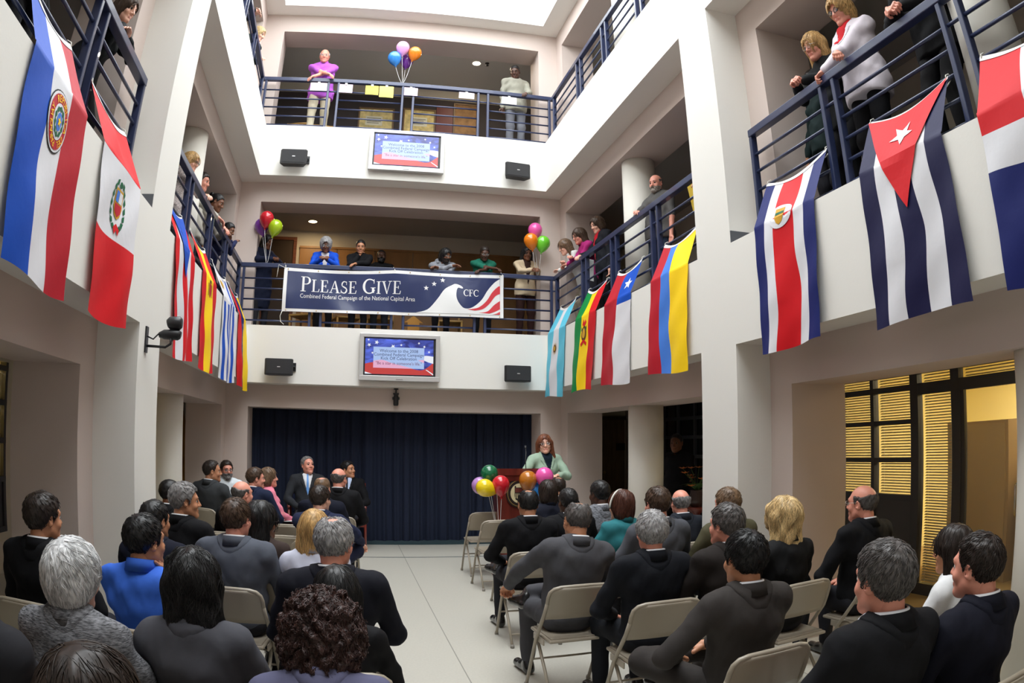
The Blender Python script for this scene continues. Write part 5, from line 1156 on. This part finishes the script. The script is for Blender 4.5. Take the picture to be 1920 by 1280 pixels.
# ------------------------------------------------------------------ the audience
BLK, NVY, CHA, GRY = srgb(17, 17, 20), srgb(19, 22, 36), srgb(36, 36, 40), srgb(100, 101, 106)
H_ = dict(black=(.008, .007, .007), dbrown=(.022, .013, .009), brown=(.065, .036, .021), lbrown=(.15, .09, .05), grey=(.20, .19, .185), silver=(.36, .35, .35), white=(.66, .66, .67), blond=(.56, .345, .135), pblond=(.62, .44, .21), auburn=(.075, .022, .011), wine=(.034, .011, .0075), salt=(.09, .08, .075))
WH = (.74, .75, .78)
seat_lb = []
def aud(key, lb, at, face=0., chair_lb=None, grp='seated audience', **k):
    o, inf = person(lb, at, face, grp=grp, **k)
    if chair_lb is not False:
        chair(o.location.x + .03 * math.sin(face), o.location.y - .03 * math.cos(face), face, chair_lb or ('beige folding chair under ' + key))
    return o, inf
lt = dict(grp='seated audience')
# left block
aud('the person in black by the left window', 'person in a black suit seated in front of the left window', (-1.64, 3.52, 1.336), -.15, head=(-.42, 0, 0), hair=('short', H_['dbrown'], .004), col=BLK, skin='tan', res=.012, nst=700)
aud('the person in grey tweed', 'person in glasses and a grey tweed jacket at the lower left', (-.985, 2.36, 1.31), -.1, head=(-.25, .05, 0), female=True, hair=('crop', H_['white'], .010), col=(.155, .155, .165), kind='tweed', skin='fair', glasses='wire', res=.010, nst=1600)
aud('the person with folded arms at the left edge', 'person in a dark jacket with folded arms, cut by the left edge', (-1.16, 1.86, 1.40), -.35, hair=('short', H_['dbrown']), col=CHA, skin='tan', res=.012, hands=((v3(.16, .20, .78), v3(-1, 0, -.5)), (v3(-.12, .24, .80), v3(1, 0, -.5))))
aud('the person at the bottom left edge', 'person of whom only the head shows, below the grey tweed jacket', (-.50, 1.22, 1.30), -.1, head=(-.3, .05, 0), female=True, hair=('long', H_['dbrown'], .006), col=BLK, top='blouse', kind='cotton', skin='tan', res=.010, nst=1600)
aud('the person in the bright blue shirt', 'person in a bright blue shirt raising a hand to the chin', (-.973, 3.275, 1.30), -.2, head=(-.45, 0, 0), hair=('short', H_['black']), top='shirt', col=srgb(58, 104, 205), kind='cotton', skin='tan', res=.010, nst=1000, hands='chin')
aud('the person in navy beyond the blue shirt', 'person in navy just beyond the bright blue shirt', (-1.20, 4.30, 1.265), -.2, head=(-.35, 0, 0), hair=('short', H_['black']), col=NVY, skin='tan', res=.013, nst=400)
aud('the person hidden near the left column', 'person almost hidden, only a head showing by the left column', (-1.62, 6.35, 1.25), -.3, head=(-.6, 0, 0), hair=('short', H_['black']), col=BLK, skin='brown', res=.018)
aud('the person in black near the left pillar', 'person in a black suit and white collar near the left pillar, turned right', (-1.18, 5.05, 1.333), -.35, head=(-.85, 0, 0), hair=('short', H_['grey'], .004), col=BLK, under=WH, skin='tan', res=.013, nst=500)
aud('the person in charcoal beside the white polo', 'person in a charcoal suit beside the white polo shirt', (-1.64, 8.54, 1.354), -.4, head=(-.9, 0, 0), hair=('receding', H_['dbrown']), col=srgb(58, 60, 62), under=WH, skin='tan', res=.016, nst=250)
aud('the person in the white polo shirt', 'person in glasses and a white polo shirt facing the camera', (-1.66, 9.76, 1.315), PI + .3, head=(.2, 0, 0), hair=('short', H_['dbrown']), top='polo', col=(.72, .78, .82), kind='cotton', sleeve=.55, skin='pink', beard=H_['grey'], glasses='dark', res=.015, nst=200)
aud('the person in the dark suit at mid left', 'person in a dark suit between the grey suit and the charcoal suit, left block', (-.96, 6.49, 1.256), -.3, head=(-.55, 0, 0), hair=('ring', H_['salt']), col=BLK, skin='pink', res=.016, nst=200)
aud('the person in navy beside the pink shirt', 'person in a navy suit just in front of the pink shirt', (-1.07, 8.32, 1.306), -.4, head=(-.8, 0, 0), hair=('short', H_['brown']), col=srgb(30, 38, 62), skin='pink', res=.016, nst=250)
o, inf = aud('the person in the pink shirt', 'person in a pink shirt sitting sideways with a notebook', (-1.0, 9.05, 1.28), -1.15, head=(-.2, -.05, 0), female=True, hair=('bob', H_['lbrown']), top='blouse', col=srgb(225, 130, 150), kind='cotton', skin='pink', legs=srgb(62, 30, 34), res=.015, nst=300)
t = empty('notebook', (o.location.x + .30, o.location.y - .02, .605), -1.1); tag(t, 'open white notebook on the lap of the person in pink', 'notebook'); MB().bbox(-.11, .11, -.15, .15, 0, .006, .002).build('cover', blk, t); MB().bbox(-.105, .105, -.145, .145, .006, .014, .002).build('pages', MATS['paper_white'], t)
aud('the person in mid-grey on the left', 'person in a mid-grey suit in the middle of the left block', (-.68, 4.33, 1.305), -.12, head=(-.3, 0, 0), hair=('short', H_['brown']), col=srgb(84, 88, 98), skin='pink', bulk=1.10, res=.011, nst=900, chair_lb='beige folding chair with its curved back showing below the mid-grey suit on the left')
aud('the person in dark grey at the bottom left', 'person in a dark grey suit at the bottom left, back to the camera', (-.557, 2.48, 1.294), -.05, head=(-.05, .05, 0), female=True, hair=('wavy', H_['black'], .012), col=srgb(74, 74, 80), skin='tan', res=.010, nst=2200)
aud('the person in brown', 'person in a brown jacket and glasses in the left block, looking right', (-.555, 4.62, 1.272), -.3, head=(-.7, .05, 0), female=True, hair=('long', H_['black'], .006), col=srgb(58, 46, 42), skin='brown', glasses='dark', res=.013, nst=700)
aud('the person in white on the left', 'person in a white blouse in the left block near the aisle', (-.19, 4.35, 1.255), -.05, head=(-.1, .08, 0), female=True, hair=('long', H_['blond'], .004), top='blouse', col=srgb(198, 200, 215), kind='cotton', skin='fair', res=.012, nst=1200)
aud('the person clasping a knee', 'person in navy clasping a raised knee in the left block', (-.228, 6.35, 1.262), -.1, head=(-.5, 0, 0), pose='sit_r4', hair=('short', H_['dbrown']), col=srgb(34, 40, 66), legs=srgb(30, 34, 56), under=WH, skin='fair', res=.014, nst=350, hands=((v3(.24, .42, .70), v3(-1, 0, -.5)), (v3(.34, .42, .68), v3(1, -.5, .2))), hpose=('grip', 'grip'))
aud('the person beyond the clasped knee', 'person in navy just beyond the one clasping a knee', (-.245, 7.45, 1.268), -.1, head=(-.3, 0, 0), hair=('thin', H_['lbrown']), col=NVY, skin='pink', res=.018)
aud('the person in black before the stage', 'person in a black suit, back to the camera, closest to the stage chairs', (-.08, 8.25, 1.324), -.1, head=(-.45, 0, 0), hair=('ring', H_['salt']), col=BLK, under=WH, skin='pink', res=.015, bulk=1.08, nst=200)
aud('the person in navy on the left aisle', 'person in a dark navy suit on the left aisle, near the camera', (-.056, 3.36, 1.322), -.06, head=(-.3, .05, 0), hair=('thin', H_['silver'], .004), col=srgb(21, 22, 31), skin='pink', bulk=1.08, res=.010, nst=1800)
aud('the person between navy and mauve', 'person in black between the dark navy suit and the mauve jacket', (-.040, 2.88, 1.178), -.05, head=(-.1, .1, 0), female=True, hair=('long', H_['black'], .014), col=BLK, top='blouse', kind='cotton', skin='tan', res=.010, nst=1600)
aud('the person in the mauve jacket', 'person in a mauve jacket at the bottom centre, back to the camera', (-.077, 2.27, 1.185), -.05, lean=.24, head=(0, .70, 0), female=True, hair=('curly', H_['wine'], .018), top='suit', col=srgb(92, 92, 118), skin='fair', res=.009, nst=4200)
# stage
for (x, y, rz_, lb) in ((-.58, 10.62, PI + .08, 'mahogany stage armchair under the person with the pale blue tie'), (.03, 10.75, PI - .05, 'mahogany stage armchair under the person with the dark tie')): armchair(x, y, rz_, lb)
person('person on stage in a dark suit and pale blue tie', (-.583, 10.60, 1.385), PI + .08, head=(.45, -.18, 0), hair=('receding', H_['grey']), col=srgb(44, 46, 50), under=WH, tie=srgb(110, 160, 225), skin='pink', legs=CHA, res=.013, nst=200, grp='people on stage')
person('person on stage in a black suit and dark tie looking right', (.018, 10.70, 1.335), PI - .05, head=(1.0, -.1, 0), hair=('short', H_['black']), col=BLK, under=srgb(190, 205, 235), tie=srgb(30, 30, 40), skin='tan', res=.013, nst=200, grp='people on stage')
o, inf = person('person in a sage green jacket speaking at the lectern', (2.56, 9.02, 1.765), PI + .12, 'stand', head=(-.30, -.10, .08), female=True, hair=('long', (.16, .05, .02)), col=srgb(150, 172, 152), under=srgb(22, 36, 48), skin='fair', glasses='wire', legs=srgb(60, 70, 62), lean=.06, res=.011, nst=600, hands=((v3(-.04, .34, 1.14), v3(-1, -.4, -.4)), (v3(.20, .36, 1.15), v3(1, -.4, -.4))), grp='speaker at the lectern', vdeep=.24)
person('person in a dark uniform standing in the shadow behind the right column', (4.30, 8.62, 1.747), PI / 2 + .55, 'stand', head=(.2, 0, 0), hair=('buzz', H_['black']), top='shirt', col=(.008, .008, .011), kind='cotton', skin='brown', legs=(.008, .008, .011), res=.016, grp='standing officer')
# right block
aud('the person in black with a crossed leg', 'person in a black suit with one leg crossed on the right aisle', (1.486, 5.70, 1.28), .02, pose='sit_r4', head=(0, .05, 0), hair=('thin', H_['black']), col=BLK, under=WH, skin='tan', res=.012, nst=500, hands=((v3(-.15, .30, .62), v3(-1, -.6, -.3)), (v3(.1, .34, .66), v3(1, -.6, -.3))), chair_lb='beige folding chair on the aisle under the black suit with a crossed leg')
aud('the person in navy near the lectern', 'person in a navy top in front of the lectern', (2.03, 6.99, 1.285), .1, head=(.1, 0, 0), female=True, hair=('bob', H_['dbrown']), top='blouse', col=NVY, kind='cotton', skin='tan', res=.015, nst=300)
aud('the person nearest the lectern', 'person of whom only the head shows, below the pink balloon', (2.33, 7.62, 1.275), .1, head=(.1, 0, 0), hair=('thin', H_['dbrown']), col=BLK, skin='tan', res=.018, nst=150)
aud('the person in black behind the navy top', 'person in a black suit just behind the navy top near the lectern', (1.93, 6.0, 1.262), .05, head=(.1, 0, 0), hair=('buzz', H_['black'], .004), col=BLK, under=WH, skin='dark', res=.014, nst=300)
aud('the person in grey with a shoe up', 'person in a grey suit with a shoe resting on the knee, right aisle', (1.48, 4.385, 1.289), .05, pose='sit_r4', head=(.05, .15, .12), hair=('thin', H_['salt']), col=srgb(74, 74, 78), legs=srgb(70, 70, 74), skin='tan', bulk=1.06, side=.10, res=.011, nst=700, hands=((v3(-.27, .40, .66), v3(-1, -.5, .2)), (v3(.16, .30, .66), v3(1, -.6, -.3))), hpose=('grip', 'relaxed'), chair_lb='beige folding chair under the grey suit with a shoe up')
aud('the person in pale grey tweed', 'person in a pale grey tweed jacket in front of the right column', (2.317, 6.24, 1.309), .1, head=(.25, 0, 0), hair=('buzz', H_['black'], .005), col=srgb(120, 122, 128), kind='tweed', skin='dark', res=.013, nst=400)
o, inf = aud('the person in teal', 'person in a teal top and white headband', (2.21, 5.45, 1.281), .15, head=(.35, .05, 0), female=True, hair=('bob', H_['auburn'], .002), top='blouse', col=srgb(45, 115, 122), kind='cotton', skin='fair', res=.013, nst=600)
hb = [tuple(np.array(v3(.098 * math.cos(a_), .030 - .03 * math.sin(a_), .015 + .116 * math.sin(a_))) @ inf['HR'].T + inf['hc']) for a_ in [PI * i / 18 - .2 + .022 * i for i in range(19)]]
MB().tube(hb, .008, 6).build('headband', mat('white_band', (.75, .72, .66), .6), o)
aud('the person in mid-grey by the right column', 'person in a mid-grey suit just behind the teal top', (2.25, 4.82, 1.341), .08, head=(.05, 0, 0), hair=('short', H_['brown']), col=srgb(80, 82, 88), under=WH, skin='pink', res=.012, nst=700)
aud('the person by the dark doorway', 'person in a dark jacket seated by the dark doorway on the right', (2.86, 5.65, 1.238), .1, head=(-.1, 0, 0), hair=('ring', H_['grey'], .004), col=srgb(36, 40, 48), skin='pink', res=.014, nst=300)
aud('the person in navy-black', 'person in a navy-black suit and white collar in the middle of the right block', (1.708, 3.736, 1.286), .02, head=(-.12, 0, 0), hair=('short', H_['silver'], .005), col=srgb(20, 22, 28), legs=srgb(28, 30, 35), under=WH, skin='pink', res=.010, nst=1600, chair_lb='beige folding chair with its curved back showing behind the navy-black suit')
aud('the person in olive', 'person in an olive jacket against the right pillar', (2.78, 4.69, 1.316), .1, head=(.2, 0, 0), hair=('short', H_['lbrown'], .002), col=srgb(78, 74, 54), skin='pink', res=.013, nst=500)
aud('the person in dark brown', 'person in a dark brown suit looking left in the right block', (2.17, 3.66, 1.306), .1, head=(.32, -.02, 0), hair=('short', H_['salt'], .004), col=srgb(38, 33, 31), under=WH, skin='pink', res=.011, nst=1000)
aud('the person in taupe', 'person in a taupe suit with one leg crossed at the bottom right', (1.677, 2.66, 1.288), .08, pose='sit_l4', head=(.08, 0, 0), hair=('short', H_['black'], .003), col=srgb(56, 52, 50), legs=srgb(54, 50, 48), under=WH, skin='tan', res=.009, nst=1800, hands=((v3(-.20, .26, .66), v3(-1, -.6, -.2)), (v3(.05, .33, .66), v3(1, -.6, -.3))), chair_lb='beige folding chair under the taupe suit')
aud('the person in the plain black top', 'person in a plain black top between the brown suit and the office blinds', (2.62, 3.72, 1.318), .1, head=(.15, .05, 0), female=True, hair=('wavy', H_['pblond'], .016), top='blouse', col=(.008, .008, .009), kind='cotton', skin='fair', res=.011, nst=2600, chair_lb='beige folding chair under the plain black top')
aud('the person in black and glasses', 'person in glasses and a black suit in front of the office blinds', (3.30, 3.70, 1.33), .1, head=(.28, 0, 0), hair=('ring', H_['salt']), col=BLK, under=WH, skin='pink', glasses='wire', res=.011, nst=500, chair_lb='beige folding chair under the black suit and glasses, before the blinds')
aud('the person in black at the bottom right', 'person in a black suit at the bottom right, left of the corner navy suit', (1.66, 1.73, 1.343), .05, head=(.05, 0, 0), hair=('short', H_['salt'], .003), col=BLK, under=WH, skin='pink', res=.009, nst=2600)
aud('the person in white by the office', 'person in a white blouse near the glass office door', (2.72, 2.33, 1.232), .2, head=(.15, .05, 0), female=True, hair=('long', H_['dbrown']), top='blouse', col=srgb(215, 215, 215), kind='cotton', skin='tan', res=.011, nst=1200)
aud('the person in the corner', 'person in a navy suit in the bottom right corner', (2.15, 1.70, 1.303), .08, head=(.10, 0, 0), hair=('receding', H_['dbrown']), col=srgb(17, 18, 30), skin='pink', res=.009, nst=2000)
# ------------------------------------------------------------------ watchers on the balconies
R2Z, R3Z = T2 + .975, T3 + .975; RB, RRx, RLx = YB + .2, XR + .2, XL - .2
g2, g3 = 'watchers on the second-floor balcony', 'watchers on the top floor'
def bal(lb, at, face, mode, ax, rc, rz_, floor, **k):
    k.setdefault('res', .015); k.setdefault('pose', 'lean')
    return person(lb, at, face, floor=floor, rail=(ax, rc, rz_, mode) if mode else None, grp=g3 if floor > 5 else g2, **k)
bal('person in a purple polo shirt and khaki trousers leaning on the top-floor railing', (-.745, 10.83, 8.15), PI, 'fold', 'y', RB, R3Z, F3, lean=.22, head=(0, .22, 0), hair=('ring', H_['white']), top='polo', col=srgb(178, 92, 200), kind='cotton', sleeve=.55, skin='pink', glasses='wire', legs=srgb(205, 195, 170), bulk=1.05, res=.013, stride=.6)
bal('person in a grey sweatshirt looking down from the top-floor corner', (2.593, 10.86, 8.16), PI + .15, 'left', 'y', RB, R3Z, F3, pose='stand', lean=.06, head=(-.55, .45, 0), hair=('buzz', H_['black']), top='sweater', col=srgb(150, 148, 135), kind='cotton', skin='dark', legs=srgb(120, 122, 130), res=.013)
bal('person with a hand to the face high on the top-floor left side', (-1.80, 10.12, 8.14), -PI / 2, 'chinR', 'x', RLx, R3Z, F3, lean=.5, head=(-.1, .25, 0), female=True, hair=('bob', H_['pblond']), top='sweater', col=srgb(45, 55, 55), kind='cotton', skin='fair', nst=200)
bal('person in dark clothes resting both hands on the top-floor left railing', (-1.92, 8.75, 8.10), -PI / 2, 'clasp', 'x', RLx, R3Z, F3, lean=.4, head=(0, .2, 0), hair=('short', H_['dbrown']), top='sweater', col=CHA, kind='cotton', skin='fair')
bal('person in a long navy coat standing left of the banner', (-1.36, 10.98, 4.81), PI + .75, None, 'y', RB, R2Z, F2, pose='stand', head=(.2, .3, 0), female=True, hair=('long', H_['black']), top='coat', col=srgb(24, 30, 52), skin='brown', hands=((v3(-.06, .33, 1.16), v3(-1, -.6, -.3)), (v3(.06, .33, 1.16), v3(1, -.6, -.3))), hpose=('grip', 'grip'))
bal('person in a bright blue cardigan and glasses leaning over the banner', (-.419, 10.80, 4.768), PI, 'clasp', 'y', RB, R2Z, F2, lean=.42, head=(0, .25, 0), female=True, hair=('crop', H_['silver'], .014), top='cardigan', col=srgb(30, 84, 205), kind='cotton', under=(.7, .68, .7), vdeep=.10, skin='brown', glasses='wire', nst=400, res=.013)
bal('person in black with a hand at the mouth above the banner', (.132, 10.88, 4.766), PI, 'chinR', 'y', RB, R2Z, F2, lean=.22, head=(0, .18, 0), female=True, hair=('bun', H_['black']), col=BLK, skin='tan', res=.014)
bal('person in black standing back in the shadow above the banner', (.496, 11.6, 4.79), PI, None, 'y', RB, R2Z, F2, pose='stand', hair=('buzz', H_['black']), top='sweater', col=BLK, kind='cotton', skin='dark', beard=H_['black'], hands=((v3(.16, .20, 1.15), v3(-1, 0, -.5)), (v3(-.12, .24, 1.17), v3(1, 0, -.5))))
bal('person in a grey hooded top folded over the railing above the banner', (1.492, 10.80, 4.672), PI, 'fold', 'y', RB, R2Z, F2, lean=.55, head=(.55, .15, 0), hair=('bob', H_['black'], .006), top='hoodie', col=srgb(135, 138, 145), kind='cotton', skin='brown', beard=H_['dbrown'], glasses='wire', nst=300, res=.013)
bal('person in a green shirt with folded arms above the eagle on the banner', (2.108, 10.80, 4.744), PI, 'fold', 'y', RB, R2Z, F2, lean=.45, head=(0, .3, 0), female=True, hair=('bun', H_['dbrown']), top='sweater', col=srgb(30, 105, 85), kind='cotton', skin='dark', glasses='wire', sleeve=.55, res=.013)
bal('person in a beige cardigan standing right of the banner', (2.83, 10.92, 4.815), PI + .1, 'clasp', 'y', RB, R2Z, F2, pose='stand', lean=.10, head=(0, .2, 0), female=True, hair=('long', H_['black']), top='cardigan', col=srgb(205, 185, 155), kind='cotton', under=srgb(60, 40, 32), vdeep=-.02, skin='brown', legs=srgb(48, 26, 22), nst=200)
rf = dict(ax='x', rc=RRx, rz_=R2Z, floor=F2)
bal('person in a white cardigan bending over the railing at the right back corner', (3.20, 10.20, 4.765), PI / 2, 'fold', lean=.65, head=(-.1, .2, 0), female=True, hair=('long', H_['lbrown']), top='cardigan', col=srgb(215, 215, 212), kind='cotton', skin='fair', nst=400, legs=srgb(150, 140, 125), **rf)
bal('person in a magenta shirt leaning on the right balcony railing', (3.30, 9.76, 4.83), PI / 2, 'fold', lean=.42, head=(.1, .2, 0), female=True, hair=('long', H_['brown']), top='blouse', col=srgb(165, 40, 110), kind='cotton', skin='pink', nst=400, **rf)
o, inf = bal('person in a black blazer over red on the right balcony', (3.44, 9.36, 4.90), PI / 2, 'right', pose='stand', lean=.14, head=(.15, .35, 0), female=True, hair=('bob', H_['brown']), col=srgb(26, 28, 34), under=srgb(190, 25, 40), vdeep=.02, skin='fair', nst=300, legs=BLK, **rf)
t = tag(MB().bbox(-.004, .004, -.11, .11, -.15, .15, .002).build('held_paper', mat('pale_sheet', (.74, .80, .80), .8), None, (3.29, 9.22, 4.05)), 'pale sheet of paper held by the person in the black blazer', 'paper'); t.rotation_euler = (.35, -.2, .2)
bal('person in a grey polo shirt standing by the column on the right balcony', (3.50, 7.36, 4.82), PI / 2 + .35, 'right', pose='stand', head=(.25, .2, 0), hair=('ring', H_['salt']), top='polo', col=srgb(88, 86, 84), kind='cotton', sleeve=.55, skin='pink', beard=(.30, .26, .22), legs=srgb(40, 52, 70), bulk=1.1, res=.012, **rf)
bal('person in a blue shirt half hidden by the right pillar', (3.78, 6.05, 4.90), PI / 2, None, pose='stand', hair=('short', H_['dbrown']), top='shirt', col=srgb(30, 60, 150), kind='cotton', skin='tan', hands=((v3(-.10, .30, 1.00), v3(-1, -.6, -.3)), (v3(.16, .32, 1.05), v3(1, -.6, -.3))), **rf)
t = tag(MB().bbox(-.006, .006, -.115, .115, -.16, .16, .003).build('yellow_envelope', mat('yellow_card', srgb(235, 200, 70), .7), None, (3.42, 6.22, 4.16)), 'large yellow envelope behind the railing beside the right pillar', 'envelope'); t.rotation_euler = (.1, -.25, 0)
rn = dict(rf, res=.011, hpose=('grip', 'grip'))
bal('person in black and glasses leaning on the railing at the upper right', (3.40, 3.93, 4.87), PI / 2, 'clasp', lean=.40, head=(.05, .15, 0), female=True, hair=('wavy', H_['blond'], .004), col=srgb(24, 26, 28), skin='pink', glasses='wire', nst=1200, legs=BLK, **rn)
bal('person in a white jacket over red at the upper right railing', (3.38, 3.50, 4.985), PI / 2, 'fold', pose='stand', lean=.12, head=(.05, .28, 0), female=True, hair=('crop', H_['blond'], .012), col=srgb(222, 214, 222), under=srgb(190, 25, 35), vdeep=.22, skin='pink', glasses='dark', nst=1200, legs=BLK, bulk=1.12, **rn)
bal('person in black at the top right edge with hands clasped on the railing', (3.38, 2.72, 5.02), PI / 2, 'clasp', lean=.25, head=(0, .2, 0), hair=('short', H_['dbrown']), col=(.008, .008, .009), skin='pink', legs=(.008, .008, .009), **rn)
bal('person in dark green mostly hidden behind the upper right railing', (3.70, 4.36, 4.80), PI / 2, None, pose='stand', head=(0, .2, 0), female=True, hair=('bob', H_['dbrown']), top='sweater', col=srgb(30, 46, 46), kind='cotton', skin='tan', **rf)
ln = dict(ax='x', rc=RLx, rz_=R2Z, floor=F2)
bal('person in black with chin on hand at the upper left railing', (-1.80, 4.22, 4.69), -PI / 2, 'chinR', lean=.45, head=(-.15, .15, 0), female=True, hair=('bob', H_['brown']), top='sweater', col=srgb(24, 26, 28), kind='cotton', skin='fair', nst=900, res=.010, legs=BLK, **ln)
bal('person in black over red standing behind the upper left railing', (-2.20, 3.35, 4.92), -PI / 2, None, pose='stand', female=True, hair=('bob', H_['black']), top='cardigan', col=BLK, kind='cotton', under=srgb(200, 35, 30), vdeep=-.05, skin='tan', legs=BLK, **ln)
bal('person in a patterned blouse and glasses on the left balcony', (-1.95, 7.67, 4.85), -PI / 2, 'chinR', lean=.12, pose='stand', head=(-.1, .25, 0), female=True, hair=('long', H_['blond']), top='blouse', col=(.55, .48, .46), kind='tweed', skin='fair', glasses='dark', sleeve=.55, nst=500, res=.013, **ln)
bal('person in a pale shirt behind the patterned blouse on the left balcony', (-2.02, 8.66, 4.97), -PI / 2, 'grip', pose='stand', lean=.08, head=(-.1, .2, 0), hair=('short', H_['dbrown']), top='shirt', col=srgb(180, 176, 165), kind='cotton', skin='pink', **ln)
bal('person in a grey jacket leaning on the left balcony railing', (-1.86, 9.17, 4.86), -PI / 2, 'left', lean=.40, pose='lean', head=(0, .25, 0), female=True, hair=('bun', H_['black'], .008), col=srgb(142, 136, 128), skin='brown', res=.013, **ln)
bal('person in navy bent over the railing at the left back corner', (-1.74, 9.60, 4.57), -PI / 2 - .1, 'fold', lean=.6, head=(0, .2, 0), female=True, hair=('buzz', H_['black'], .006), top='sweater', col=srgb(30, 36, 70), kind='cotton', skin='brown', res=.014, **ln)
